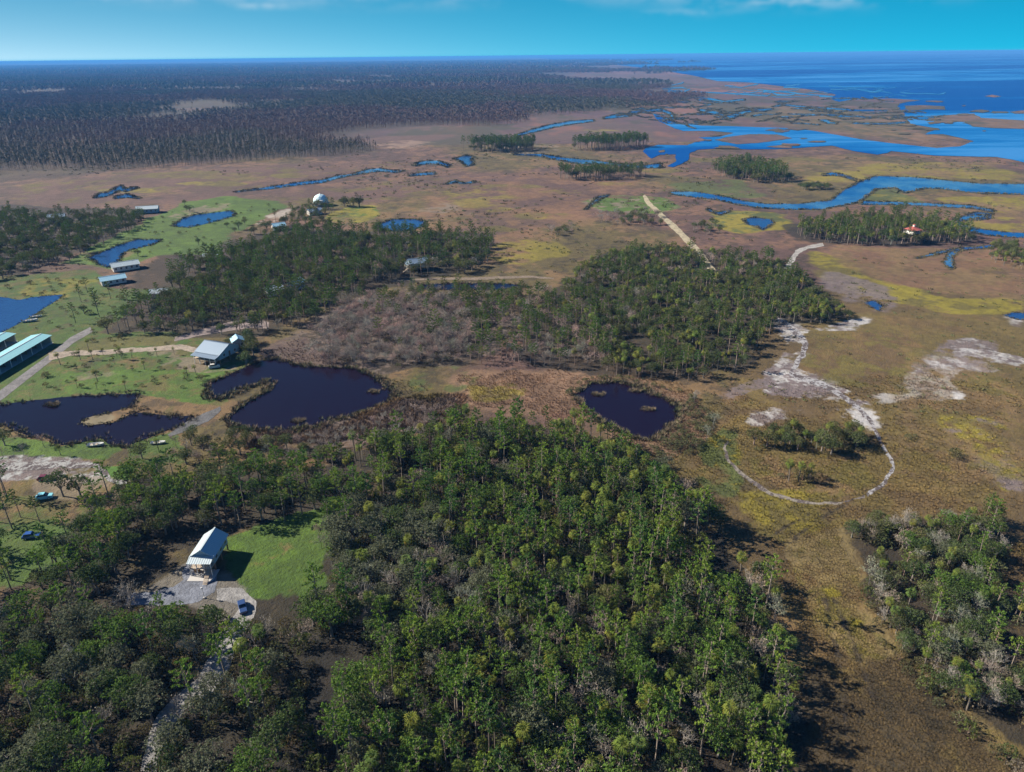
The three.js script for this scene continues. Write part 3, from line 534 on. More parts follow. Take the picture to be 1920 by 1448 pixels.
function oakShape(seed, h, r, n, leaf = 0.62, gap = 0.35) {
  const f = rng(seed), t = new Tris(), c = new Tris(), fork = h * 0.28;
  t.tube([[0, 0, 0], [0.1, fork * 0.5, 0.05], [0.05, fork, 0]], [0.34, 0.26, 0.24], 7, WHITE);
  const lobes = [];
  for (let i = 0; i < 7; i++) {
    const az = i * 2.4 + f() * 0.8, out = i === 0 ? 0.1 : r * (0.4 + f() * 0.26), y = i === 0 ? h * 0.78 : h * (0.5 + f() * 0.24), p = [Math.cos(az) * out, y, Math.sin(az) * out];
    lobes.push([p, r * (0.36 + f() * 0.2)]);
    t.tube([[0.05, fork, 0], [p[0] * 0.5, lerp(fork, y, 0.6), p[2] * 0.5], p], [0.17, 0.1, 0.03], 4, WHITE);
    for (let b = 0; b < 2; b++) t.tube([p, [p[0] + (f() - 0.5) * r * 0.6, p[1] + f() * r * 0.35, p[2] + (f() - 0.5) * r * 0.6]], [0.05, 0.012], 3, WHITE);
  }
  for (let i = 0; i < n; i++) {
    const [p, lr] = lobes[Math.floor(f() * lobes.length)], d = new THREE.Vector3(f() - 0.5, f() * 0.9 - 0.3, f() - 0.5).normalize(), s = lr * (1 - gap + gap * Math.cbrt(f())) * (0.86 + f() * 0.3);
    const v = 0.75 + f() * 0.5;
    c.clump([p[0] + d.x * s, p[1] + d.y * s * 0.72, p[2] + d.z * s], leaf, 3, f, [v, v, v * 0.95], 0.45);
  }
  return { trunk: t.build(), crown: c.build(), h };
}
function bareShape(seed, h, moss) {
  const f = rng(seed), t = new Tris(), c = new Tris();
  const grow = (p, d, len, r, depth) => {
    const e = [p[0] + d.x * len, p[1] + d.y * len, p[2] + d.z * len], mid = [lerp(p[0], e[0], 0.5) + (f() - 0.5) * len * 0.16, lerp(p[1], e[1], 0.5), lerp(p[2], e[2], 0.5) + (f() - 0.5) * len * 0.16];
    if (depth < 2) t.tube([p, mid, e], [r, r * 0.75, r * 0.45], 4, WHITE); else c.tube([p, e], [r, r * 0.4], 3, WHITE);
    if (depth >= 3) { if (f() < moss) c.clump(e, 0.34, 2, f, [0.85 + 0.3 * f(), 0.95, 0.85], 1.4); return; }
    const n = [8, 5, 4][depth];
    for (let i = 0; i < n; i++) {
      const nd = new THREE.Vector3(d.x * 0.6 + (f() - 0.5) * 1.8, d.y * 0.5 + (f() - 0.2) * 0.75, d.z * 0.6 + (f() - 0.5) * 1.8).normalize(), at = depth ? 0.3 + 0.7 * f() : 0.4 + 0.6 * f();
      grow([lerp(p[0], e[0], at), lerp(p[1], e[1], at), lerp(p[2], e[2], at)], nd, len * (depth ? 0.5 + f() * 0.25 : 0.4 + f() * 0.2), Math.max(0.022, r * 0.45), depth + 1);
    }
  };
  grow([0, 0, 0], new THREE.Vector3((f() - 0.5) * 0.15, 1, (f() - 0.5) * 0.15).normalize(), h * 0.6, 0.13, 0);
  return { trunk: t.build(), crown: c.build(), h };
}
function shrubShape(seed, h, r, n, leaf = 0.42) {
  const f = rng(seed), t = new Tris(), c = new Tris();
  for (let i = 0; i < 5; i++) { const a = i * 1.3 + f(), e = [Math.cos(a) * r * 0.5, h * (0.5 + f() * 0.3), Math.sin(a) * r * 0.5]; t.tube([[0, 0, 0], e], [0.05, 0.015], 3, WHITE); }
  for (let i = 0; i < n; i++) { const d = new THREE.Vector3(f() - 0.5, f() * 0.8, f() - 0.5).normalize(), s = 0.55 + 0.45 * Math.cbrt(f()), v = 0.75 + f() * 0.5; c.clump([d.x * r * s, 0.2 + d.y * (h - 0.3) * s, d.z * r * s], leaf, 3, f, [v, v, v], 0.8); }
  return { trunk: t.build(), crown: c.build(), h };
}
const SHAPES = {
  palm: [palmShape(1, 7.2), palmShape(2, 8.6), palmShape(3, 5.8)],
  pine: [pineShape(11, 12.5), pineShape(12, 14.5, 1.1), pineShape(13, 10.5, 0.9), pineShape(14, 13, 1.3)],
  oak: [oakShape(21, 8.5, 3.7, 470, 0.44), oakShape(22, 7.4, 3.3, 420, 0.42), oakShape(23, 9.6, 4.3, 560, 0.46)],
  bare: [bareShape(31, 8.2, 0.7), bareShape(32, 7, 1), bareShape(33, 9, 0.4)],
  shrub: [shrubShape(41, 2.2, 1.5, 90, 0.32), shrubShape(42, 1.7, 1.2, 70, 0.3), shrubShape(43, 3, 1.7, 110, 0.34)],
};
const leafMat = (c, tr = 0.32) => new THREE.MeshPhysicalMaterial({ color: col(...c), vertexColors: true, roughness: 1, specularIntensity: 0.25, transmission: tr, thickness: 0, side: THREE.DoubleSide });
const barkMat = (c) => new THREE.MeshStandardMaterial({ color: col(...c), vertexColors: true, roughness: 1 });
const MATS = {
  palm: { trunk: barkMat([0.20, 0.17, 0.14]), crown: [leafMat([0.130, 0.180, 0.034]), leafMat([0.160, 0.190, 0.036]), leafMat([0.095, 0.150, 0.038])] },
  pine: { trunk: barkMat([0.22, 0.18, 0.15]), crown: [leafMat([0.105, 0.175, 0.028]), leafMat([0.145, 0.200, 0.032]), leafMat([0.068, 0.132, 0.032])] },
  oak: { trunk: barkMat([0.20, 0.18, 0.16]), crown: [leafMat([0.065, 0.100, 0.030]), leafMat([0.085, 0.150, 0.026]), leafMat([0.120, 0.135, 0.085])] },
  bare: { trunk: barkMat([0.21, 0.19, 0.175]), crown: [leafMat([0.27, 0.25, 0.23], 0), leafMat([0.22, 0.24, 0.19], 0), leafMat([0.29, 0.24, 0.21], 0)] },
  shrub: { trunk: barkMat([0.16, 0.12, 0.09]), crown: [leafMat([0.075, 0.095, 0.030]), leafMat([0.16, 0.135, 0.10]), leafMat([0.095, 0.12, 0.025])] },
};
const STUFF_TINT = { palm: [0.125, 0.160, 0.034], pine: [0.085, 0.130, 0.032], oak: [0.085, 0.110, 0.042], bare: [0.30, 0.265, 0.245], shrub: [0.11, 0.11, 0.05] };

// ───────────────────────── where woods stand ─────────────────────────
// outline of the bases; spacing in m; share of each kind; size; where (for labels)
const ZONES = [
  { w: 'in the dense palm and pine wood beside the grassy track', p: [[632, 880], [700, 845], [870, 806], [1010, 806], [1100, 822], [1160, 850], [1225, 905], [1290, 960], [1370, 1020], [1420, 1090], [1448, 1180], [1462, 1300], [1470, 1420], [1480, 1720], [640, 1720], [640, 1300], [620, 1120], [628, 1000]], s: 3.1, mix: { palm: 0.40, pine: 0.34, oak: 0.19, bare: 0.07 }, k: [0.55, 1.15] },
  { w: 'under the palms and pines of the big wood', p: [[632, 900], [870, 830], [1010, 830], [1200, 920], [1400, 1100], [1460, 1400], [1470, 1720], [640, 1720], [640, 1300]], s: 3.4, mix: { shrub: 1 }, k: [0.8, 1.6] },
  { w: 'on the marsh edge of the big wood', p: [[1150, 842], [1230, 890], [1320, 965], [1420, 1050], [1465, 1180], [1490, 1330], [1490, 1420], [1460, 1300], [1430, 1120], [1350, 1030], [1240, 940], [1170, 880]], s: 3, mix: { palm: 0.36, oak: 0.3, bare: 0.34 }, k: [0.65, 1.0] },
  { w: 'in the island wood ringed by brown marsh', p: [[1590, 1000], [1640, 980], [1750, 985], [1870, 975], [1880, 1060], [1860, 1120], [1990, 1180], [2150, 1250], [2150, 1520], [2000, 1480], [1900, 1400], [1830, 1360], [1760, 1300], [1700, 1230], [1650, 1180], [1635, 1110], [1600, 1050]], s: 2.9, mix: { oak: 0.42, palm: 0.2, pine: 0.1, bare: 0.28 }, k: [0.5, 0.85] },
  { w: 'under the trees of the island wood', p: [[1590, 1000], [1640, 980], [1750, 985], [1870, 975], [1880, 1060], [1860, 1120], [1990, 1180], [2150, 1250], [2150, 1520], [2000, 1480], [1830, 1360], [1700, 1230], [1635, 1110]], s: 3, mix: { shrub: 1 }, k: [0.8, 1.5] },
  { w: 'along the reedy edge of the island wood', p: [[1590, 1010], [1640, 1100], [1655, 1190], [1720, 1250], [1800, 1340], [1920, 1420], [2000, 1500], [1960, 1500], [1840, 1400], [1720, 1290], [1640, 1200], [1620, 1120]], s: 2.6, mix: { shrub: 0.9, bare: 0.1 }, k: [0.7, 1.3] },
  { w: 'in the shady wood along the gravel drive', p: [[-260, 1140], [230, 1140], [420, 1190], [480, 1150], [620, 1150], [640, 1300], [640, 1720], [-500, 1720]], s: 5.2, mix: { oak: 0.5, pine: 0.24, bare: 0.18, palm: 0.08 }, k: [0.75, 1.2], road: true },
  { w: 'beneath the trees along the gravel drive', p: [[-260, 1150], [620, 1150], [640, 1720], [-500, 1720]], s: 3, mix: { shrub: 1 }, k: [0.7, 1.5], road: true },
  { w: 'in the wood behind the stilt house', p: [[240, 905], [440, 895], [640, 892], [632, 950], [560, 975], [470, 990], [440, 1000], [410, 985], [340, 1040], [335, 1075], [250, 1110], [100, 1120], [20, 1120], [130, 1050], [190, 980]], s: 3.9, mix: { oak: 0.52, pine: 0.32, bare: 0.1, palm: 0.06 }, k: [0.75, 1.1] },
  { w: 'on the grass between the sandy lane and the drive', p: [[-200, 920], [60, 915], [190, 915], [230, 960], [130, 1050], [20, 1120], [-260, 1140]], s: 8.5, mix: { pine: 0.75, oak: 0.25 }, k: [0.75, 1.1] },
  { w: 'on the grassy clearing beside the stilt house', p: [[560, 985], [628, 960], [622, 1110], [590, 1118], [575, 1050]], s: 6, mix: { oak: 0.3, pine: 0.4, bare: 0.3 }, k: [0.5, 0.8] },
  { w: 'beside the lawn of the stilt house', p: [[400, 1082], [430, 1075], [440, 1115], [410, 1112]], s: 3.2, mix: { palm: 0.6, shrub: 0.4 }, k: [0.7, 0.9] },
  { w: 'by the sandy bank of the dark pond', p: [[310, 845], [360, 815], [430, 812], [480, 830], [560, 840], [640, 850], [630, 884], [330, 884]], s: 4.6, mix: { oak: 0.62, bare: 0.3, shrub: 0.08 }, k: [0.5, 0.8] },
  { w: 'on the small green beside the west pond', p: [[248, 850], [335, 842], [335, 876], [250, 872]], s: 7, mix: { oak: 0.6, palm: 0.4 }, k: [0.55, 0.75] },
  { w: 'between the causeway pond and the grey thicket', p: [[640, 560], [760, 548], [900, 549], [1040, 552], [1060, 575], [900, 572], [760, 566], [650, 575]], s: 3.8, mix: { bare: 0.5, pine: 0.3, oak: 0.2 }, k: [0.5, 0.8] },
  { w: 'in the grey oak scrub below the house lawn', p: [[585, 1128], [720, 1125], [740, 1200], [700, 1330], [590, 1330]], s: 3.3, mix: { oak: 0.5, bare: 0.28, shrub: 0.22 }, k: [0.5, 0.85], tint: 0.86 },
  { w: 'on the brown bank of the round pond', p: [[1285, 735], [1345, 780], [1335, 835], [1270, 868], [1180, 855], [1135, 822], [1195, 838], [1258, 828], [1296, 772]], s: 2.5, mix: { shrub: 0.85, bare: 0.15 }, k: [0.5, 1.1], tint: 0.6 },
  { w: 'in the brown scrub north of the round pond', p: [[1060, 735], [1105, 708], [1200, 708], [1290, 738], [1240, 732], [1150, 712], [1100, 722], [1075, 752]], s: 2.8, mix: { shrub: 1 }, k: [0.4, 0.9], tint: 0.6 },
  { w: 'dead on the brown shore of the dark pond', p: [[470, 838], [640, 815], [760, 770], [860, 775], [850, 810], [700, 850], [560, 870]], s: 3.6, mix: { bare: 0.92, shrub: 0.08 }, k: [0.4, 0.7] },
  { w: 'in the drowned grey thicket above the dark pond', p: [[570, 640], [620, 600], [650, 575], [760, 570], [880, 575], [900, 620], [870, 680], [760, 690], [680, 688], [600, 682], [560, 665]], s: 2.9, mix: { bare: 0.70, shrub: 0.12, pine: 0.08, oak: 0.10 }, k: [0.55, 1.0] },
  { w: 'in the mixed stand between thicket and palm wood', p: [[860, 575], [1000, 570], [1100, 575], [1120, 620], [1140, 690], [1000, 690], [880, 682], [900, 620]], s: 4, mix: { bare: 0.4, pine: 0.42, palm: 0.16, shrub: 0.02 }, k: [0.55, 0.95] },
  { w: 'in the palm wood crossed by the pale road', p: [[1050, 550], [1100, 500], [1150, 478], [1260, 470], [1330, 478], [1470, 500], [1520, 545], [1560, 580], [1600, 598], [1540, 606], [1460, 610], [1425, 650], [1400, 690], [1300, 715], [1200, 712], [1140, 700], [1120, 620], [1100, 575]], s: 3.6, mix: { palm: 0.32, pine: 0.22, oak: 0.38, bare: 0.08 }, k: [0.5, 0.9] },
  { w: 'in the tall pine wood beside the lawns', p: [[195, 628], [230, 585], [300, 555], [330, 510], [440, 480], [560, 445], [700, 445], [800, 445], [930, 455], [920, 490], [880, 512], [780, 520], [700, 530], [640, 570], [600, 610], [480, 632], [330, 630]], s: 4.7, mix: { pine: 0.5, oak: 0.34, palm: 0.06, bare: 0.1 }, k: [0.75, 1.05], clear: true },
  { w: 'in the far pine belt beyond the lawn ponds', p: [[-160, 400], [60, 405], [280, 408], [230, 445], [130, 490], [0, 530], [-160, 540]], s: 6, mix: { pine: 0.4, oak: 0.5, bare: 0.1 }, k: [0.7, 1.0] },
  { w: 'in the tree island before the tidal river', p: [[1490, 430], [1560, 415], [1700, 412], [1800, 430], [1830, 452], [1780, 458], [1660, 462], [1560, 458], [1500, 446]], s: 4, mix: { palm: 0.4, pine: 0.3, oak: 0.3 }, k: [0.7, 1.0] },
  { w: 'in the clump where the creek bends', p: [[1845, 470], [1930, 465], [2000, 480], [2000, 505], [1900, 505], [1860, 492]], s: 4.5, mix: { palm: 0.6, oak: 0.4 }, k: [0.6, 0.9] },
  { w: 'on the long ring hummock', p: [[1405, 835], [1440, 815], [1500, 812], [1540, 822], [1600, 815], [1630, 835], [1610, 848], [1560, 860], [1500, 845], [1420, 848]], s: 2.5, mix: { palm: 0.3, oak: 0.35, shrub: 0.35 }, k: [0.5, 0.85] },
  { w: 'on the small hummock inside the ring track', p: [[1462, 895], [1500, 888], [1540, 895], [1530, 910], [1480, 908]], s: 2.1, mix: { palm: 0.4, shrub: 0.6 }, k: [0.5, 0.9] },
  { w: 'alone on the open marsh', p: [[1680, 815], [1720, 815], [1715, 832], [1685, 832]], s: 4, mix: { palm: 0.4, shrub: 0.6 }, k: [0.5, 0.8] },
  { w: 'beside the faint pan on the open marsh', p: [[1775, 850], [1810, 848], [1808, 862], [1780, 862]], s: 4, mix: { shrub: 1 }, k: [0.8, 1.3] },
  { w: 'on the pine point below the salt track', p: [[1490, 560], [1560, 590], [1600, 600], [1520, 615], [1470, 600]], s: 6, mix: { palm: 0.6, oak: 0.4 }, k: [0.6, 0.9] },
  { w: 'round the stilt house by the lawn', p: [[425, 648], [470, 640], [500, 650], [480, 672], [450, 690], [420, 680]], s: 5, mix: { oak: 0.55, palm: 0.45 }, k: [0.5, 0.9] },
  { w: 'on the garden lawn beside the stilt house', p: [[110, 690], [330, 655], [440, 700], [400, 760], [300, 728], [150, 735]], s: 11, mix: { palm: 0.75, shrub: 0.25 }, k: [0.4, 0.6] },
  { w: 'dotted on the village lawns', p: [[-60, 530], [200, 515], [280, 545], [190, 610], [330, 650], [460, 690], [430, 740], [260, 728], [60, 735], [20, 700], [140, 640], [60, 620]], s: 9, mix: { shrub: 1 }, k: [0.4, 1.0] },
  { w: 'on the far lawns by the long pond', p: [[130, 492], [250, 430], [340, 385], [520, 380], [540, 388], [470, 420], [400, 475], [250, 498]], s: 16, mix: { shrub: 0.75, oak: 0.25 }, k: [0.5, 0.9] },
  { w: 'beside the long metal roof', p: [[80, 680], [150, 655], [240, 660], [250, 672], [120, 690]], s: 7.5, mix: { palm: 1 }, k: [0.45, 0.65] },
  { w: 'on the village green by the lawn pond', p: [[130, 520], [200, 535], [230, 560], [190, 610], [140, 615], [120, 580], [150, 550]], s: 15, mix: { pine: 0.7, oak: 0.3 }, k: [0.7, 1] },
  { w: 'round the dome house', p: [[455, 445], [520, 415], [560, 392], [600, 388], [640, 395], [600, 410], [620, 430], [560, 445]], s: 8, mix: { oak: 0.7, pine: 0.3 }, k: [0.6, 0.9] },
  { w: 'in the dark row beside the dome house', p: [[640, 386], [678, 385], [680, 388], [642, 390]], s: 5, mix: { oak: 1 }, k: [0.9, 1.1] },
  { w: 'on the west pond shore', p: [[-80, 830], [60, 832], [120, 850], [110, 868], [-80, 862]], s: 6.5, mix: { bare: 0.4, oak: 0.4, palm: 0.2 }, k: [0.5, 0.8] },
  { w: 'by the pale road end', p: [[1110, 410], [1200, 400], [1250, 405], [1260, 422], [1180, 425], [1130, 422]], s: 6, mix: { bare: 0.6, oak: 0.4 }, k: [0.6, 0.9] },
  { w: 'in the thin grove on the brown marsh', p: [[1010, 440], [1040, 430], [1090, 428], [1095, 440], [1030, 446]], s: 6.5, mix: { bare: 0.55, oak: 0.45 }, k: [0.6, 0.9] },
  { w: 'beside the pale road', p: [[1290, 425], [1340, 420], [1360, 440], [1310, 445]], s: 6.5, mix: { oak: 0.6, bare: 0.4 }, k: [0.5, 0.8] },
  { w: 'on the pine hammock above the river', p: [[1335, 320], [1400, 310], [1460, 325], [1480, 340], [1420, 344], [1350, 332]], s: 4.6, mix: { pine: 0.6, oak: 0.4 }, k: [0.9, 1.2] },
  { w: 'on the low hammock above the river', p: [[1495, 352], [1550, 350], [1560, 356], [1510, 358]], s: 4.5, mix: { oak: 1 }, k: [0.6, 0.8] },
  { w: 'on the long hammock below the winding creek', p: [[1045, 334], [1100, 328], [1190, 326], [1215, 330], [1180, 337], [1060, 340]], s: 4.6, mix: { pine: 0.8, oak: 0.2 }, k: [0.9, 1.2] },
  { w: 'on the west hammock across the creek', p: [[865, 280], [1000, 276], [1005, 284], [900, 287]], s: 5, mix: { pine: 0.85, oak: 0.15 }, k: [1.1, 1.5] },
  { w: 'on the east hammock across the creek', p: [[1070, 278], [1190, 271], [1220, 276], [1140, 283], [1080, 283]], s: 5, mix: { pine: 0.9, oak: 0.1 }, k: [1.1, 1.5] },
];
const pathAll = Object.values(pathP), waterAll = [...Object.values(W), riverP, ...creekP];
// plots kept clear round buildings and vehicles: [px, py, radius in m]
const CLEAR = [[388, 1072, 13], [405, 1050, 9], [372, 1105, 9], [404, 682, 12], [50, 675, 16], [0, 690, 14], [235, 503, 13], [212, 530, 13], [278, 398, 16], [602, 382, 14], [523, 430, 9], [300, 553, 9], [515, 549, 9], [557, 540, 9], [782, 502, 10], [400, 487, 8], [108, 413, 10], [453, 1140, 4], [83, 932, 5], [60, 1006, 5], [60, 603, 8], [180, 836, 4], [296, 832, 4], [500, 1045, 10]].map(([x, y, r]) => [...G(x, y), r]);
const trees = [], greyStand = poly([[640, 1010], [700, 960], [800, 990], [870, 1040], [875, 1130], [820, 1160], [640, 1150]]);   // grey oaks inside the palm wood
ZONES.forEach((z, zi) => {
  const p = poly(z.p), f = rng(500 + zi), kinds = Object.entries(z.mix);
  let ax = 1e9, bx = -1e9, az = 1e9, bz = -1e9;
  for (const [x, q] of p) { ax = Math.min(ax, x); bx = Math.max(bx, x); az = Math.min(az, q); bz = Math.max(bz, q); }
  for (let x = ax; x < bx; x += z.s) for (let q = az; q < bz; q += z.s) {
    const X = x + (f() - 0.5) * z.s * 1.1, Z = q + (f() - 0.5) * z.s * 1.1, pick = f(), size = f(), turn = f(), var_ = f(), tint0 = f();
    let tint = z.tint ?? tint0;
    if (!inside(p, X, Z)) continue;
    if (ns(FB, X * 3.4, Z * 3.4) < (z.gap ?? 0.07) && z.s < 8) continue;
    if (CLEAR.some(([cx, cz, r]) => Math.hypot(cx - X, cz - Z) < r)) continue;
    if (waterAll.some((w) => inside(w, X, Z)) || pathAll.some((w) => inside(w, X, Z))) continue;
    // stands of one kind inside a wood
    let acc = 0, kind = kinds[kinds.length - 1][0]; const bias = (ns(FA, X * 2.2 + 77, Z * 2.2) - 0.5) * 0.5;
    for (const [k, s] of kinds) { acc += s; if (clamp(pick * 0.9 + 0.05 + bias * 0.6, 0, 0.9999) < acc) { kind = k; break; } }
    if (zi === 0 && inside(greyStand, X + (ns(FA, X * 5, Z * 5) - 0.5) * 12, Z)) { kind = pick < 0.62 ? 'oak' : pick < 0.86 ? 'bare' : 'palm'; tint = pick < 0.4 ? 0.86 : tint0; }
    trees.push({ kind, x: X, z: Z, s: lerp(z.k[0], z.k[1], size), turn: turn * Math.PI * 2, shape: Math.floor(var_ * SHAPES[kind].length), tint, zone: zi });
  }
});
// size in the picture decides which 300 of a kind stand as things of their own
for (const t of trees) { const h = SHAPES[t.kind][t.shape].h * t.s, [u, v, d] = project(t.x, h * 0.7, t.z); t.seen = u > -10 && u < PW + 10 && v > -10 && v < PH + 25 ? h / d : 0; }
const FORM = { palm: ['palm_tree', 'palm', 'cabbage palm', 'head of fan leaves'], pine: ['pine_tree', 'tree', 'slender pine', 'open needle crown'], oak: ['broadleaf_tree', 'tree', 'broadleaf tree', 'rounded crown'], bare: ['bare_tree', 'tree', 'leafless tree', 'pale branches'], shrub: ['shrub', 'shrub', 'shrub', 'low leafy mound'] };
const TINTWORD = { palm: ['green', 'yellow green', 'dark green'], pine: ['green', 'bright green', 'dark green'], oak: ['dark green', 'bright green', 'grey green'], bare: ['grey', 'mossy grey', 'brownish grey'], shrub: ['olive green', 'straw brown', 'yellow green'] };
// the big wood is wide: which of its sides a tree stands on
const marks = [[[1180, 830], 38, 'at the round pond end of the palm wood'], [[640, 1000], 26, 'where the palm wood meets the house lawn'], [[760, 1120], 24, 'by the narrow cutting through the palm wood'], [[760, 850], 32, 'in the palm wood above the dead shore'], [[1440, 1120], 26, 'on the palm wood side facing the island wood'], [[1460, 1380], 24, 'on the palm wood side along the grassy track'], [[640, 1350], 24, 'where the palm wood meets the gravel drive']].map(([p, r, w]) => [G(...p), r, w]);
function placeWords(t) { if (t.zone === 0) { for (const [p, r, w] of marks) if (Math.hypot(p[0] - t.x, p[1] - t.z) < r) return w; return 'deep in the palm and pine wood'; } return ZONES[t.zone].w; }
for (const kind in SHAPES) {
  const all = trees.filter((t) => t.kind === kind).sort((a, b) => b.seen - a.seen), proto = new Map();
  const own = all.slice(0, 300).filter((t) => t.seen > 0), rest = all.slice(own.length);
  for (const t of own) {
    const ti = t.tint < 0.45 ? 0 : t.tint < 0.75 ? 1 : 2, key = t.shape + '/' + ti;
    if (!proto.has(key)) {
      const g = new THREE.Group(), s = SHAPES[kind][t.shape];
      const a = new THREE.Mesh(s.trunk, MATS[kind].trunk), b = new THREE.Mesh(s.crown, MATS[kind].crown[ti]);
      a.name = kind === 'shrub' ? 'stem' : 'trunk'; b.name = kind === 'bare' ? 'branches' : kind === 'shrub' ? 'foliage' : 'crown';
      g.add(a, b); shadows(g); proto.set(key, g);
    }
    const o = proto.get(key).clone(); o.name = numbered(FORM[kind][0]);
    o.position.set(t.x, -0.05, t.z); o.rotation.y = t.turn; o.scale.setScalar(t.s);
    const hh = SHAPES[kind][t.shape].h * t.s, lim = { palm: [6, 7.6], pine: [9.6, 12.2], oak: [6.4, 8.6], bare: [4, 6], shrub: [1.8, 2.6] }[kind], word = (hh > lim[1] ? 'tall ' : hh < lim[0] ? 'short ' : '') + TINTWORD[kind][ti], where = placeWords(t);
    tag(o, `${word} ${FORM[kind][2]} ${where}`, FORM[kind][1], `${word} ${FORM[kind][2]}s ${where}`);
    scene.add(o);
  }
  if (rest.length) {
    const s = SHAPES[kind][0], g = mergeGeometries([s.trunk, s.crown], true);
    const im = new THREE.InstancedMesh(g, [MATS[kind].trunk, leafMat([1, 1, 1], kind === 'bare' ? 0 : 0.25)], rest.length), c = new THREE.Color();
    const bark = barkMat(MATS[kind].trunk.color.toArray().map((x, i) => x / STUFF_TINT[kind][i])); im.material[0] = bark;
    rest.forEach((t, i) => {
      const k = t.s * SHAPES[kind][t.shape].h / s.h, wide = 0.9 + ((t.tint * 7.3) % 1) * 0.3;
      im.setMatrixAt(i, m4.compose(v3.set(t.x, -0.05, t.z), q4.setFromAxisAngle(new THREE.Vector3(0, 1, 0), t.turn), new THREE.Vector3(k * wide, k, k * wide)));
      const v = 0.7 + 0.6 * t.tint, w = (t.tint * 13.7) % 1, T = STUFF_TINT[kind]; im.setColorAt(i, c.setRGB(T[0] * v * (0.85 + 0.4 * w), T[1] * v, T[2] * v));
    });
    im.name = { palm: 'background_palms', pine: 'background_pines', oak: 'background_broadleaf_trees', bare: 'background_bare_trees', shrub: 'background_shrubs' }[kind];
    im.userData = { kind: 'stuff', label: { palm: 'mass of cabbage palms filling the woods behind the near trees', pine: 'mass of pines filling the woods behind the near trees', oak: 'mass of broadleaf trees filling the woods behind the near trees', bare: 'mass of grey leafless trees in the drowned thickets', shrub: 'mass of low shrubs under and around the woods' }[kind], category: 'woodland' };
    im.castShadow = im.receiveShadow = true; scene.add(im);
  }
  console.log(kind, own.length, rest.length);
}

// the forest across the creek, to the horizon
{
  const mk = (seed, h, r, n, size) => { const f = rng(seed), t = new Tris(); t.tube([[0, 0, 0], [0, h * 0.9, 0]], [0.16, 0.05], 3, [1, 0.85, 0.8]); for (let i = 0; i < n; i++) { const s = lerp(0.2, 1, Math.sqrt(f())), rad = r * Math.sin(clamp((1.05 - s) / 0.85) * 2.2) * Math.sqrt(f()), a = f() * 6.28, v = 0.7 + f() * 0.6; t.clump([Math.cos(a) * rad, h * s, Math.sin(a) * rad], size, 1, f, [v, v, v], 0.8); } return t.build(); };
  const bands = [[760, 1500, 7, mk(71, 12, 2.2, 26, 1.3), 1], [1500, 3200, 11, mk(72, 12, 3.6, 26, 2.2), 1], [3200, 7500, 30, mk(73, 12, 9, 34, 5), 1.1], [7500, 20000, 90, mk(74, 12, 30, 34, 16), 1.1]];
  bands.forEach(([d0, d1, s, g, k], bi) => {
    const f = rng(900 + bi), list = [], lo = -d1 * 1.2;
    for (let d = d0; d < d1; d += s) for (let x = -d * 1.0 - 120; x < d * 0.55; x += s) {
      const X = x + (f() - 0.5) * s, Z = -(d + (f() - 0.5) * s), a = f(), b = f(), e = f();
      if (X < lo || !inside(farWood, X - (ns(FA, X * 0.12, Z * 0.12) - 0.35) * 0.3 * d, Z + (ns(FB, X * 0.3, Z * 0.3) - 0.5) * 0.07 * d)) continue;
      const n = ns(FB, X * 0.16, Z * 0.16) * 0.6 + ns(FA, X * 0.5, Z * 0.5) * 0.4;
      const front = project(X, 0, Z)[1], edge = sstep(0.16, 0.34, n + (X < 0 ? 0.12 * clamp(-X / d) : -0.12 * clamp(X / d * 2)) + 0.5 * sstep(270, 300, front));
      if (a > edge) continue;
      list.push([X, Z, (0.7 + 0.55 * b) * k, e]);
    }
    const im = new THREE.InstancedMesh(g, new THREE.MeshStandardMaterial({ vertexColors: true, roughness: 1, side: THREE.DoubleSide }), list.length), c = new THREE.Color();
    list.forEach(([X, Z, q, e], i) => { im.setMatrixAt(i, m4.compose(v3.set(X, -0.1, Z), q4.setFromAxisAngle(new THREE.Vector3(0, 1, 0), e * 6.28), new THREE.Vector3(q, q, q))); const v = 0.75 + 0.5 * e; const br = sstep(0.35, 0.7, ns(FA, X * 0.3 + 5, Z * 0.3)); im.setColorAt(i, c.setRGB(lerp(0.075, 0.115, br) * v, lerp(0.075, 0.070, br) * v, lerp(0.045, 0.065, br) * v)); });
    im.name = numbered('distant_forest'); im.userData = { kind: 'stuff', label: ['dark pine forest edge standing across the marsh creek', 'broad pine forest stretching behind the marsh', 'hazy blue forest beyond the wide pine forest', 'faint blue line of forest under the horizon'][bi], category: 'forest' };
    im.castShadow = im.receiveShadow = true; scene.add(im);
    console.log('forest', list.length);
  });
}

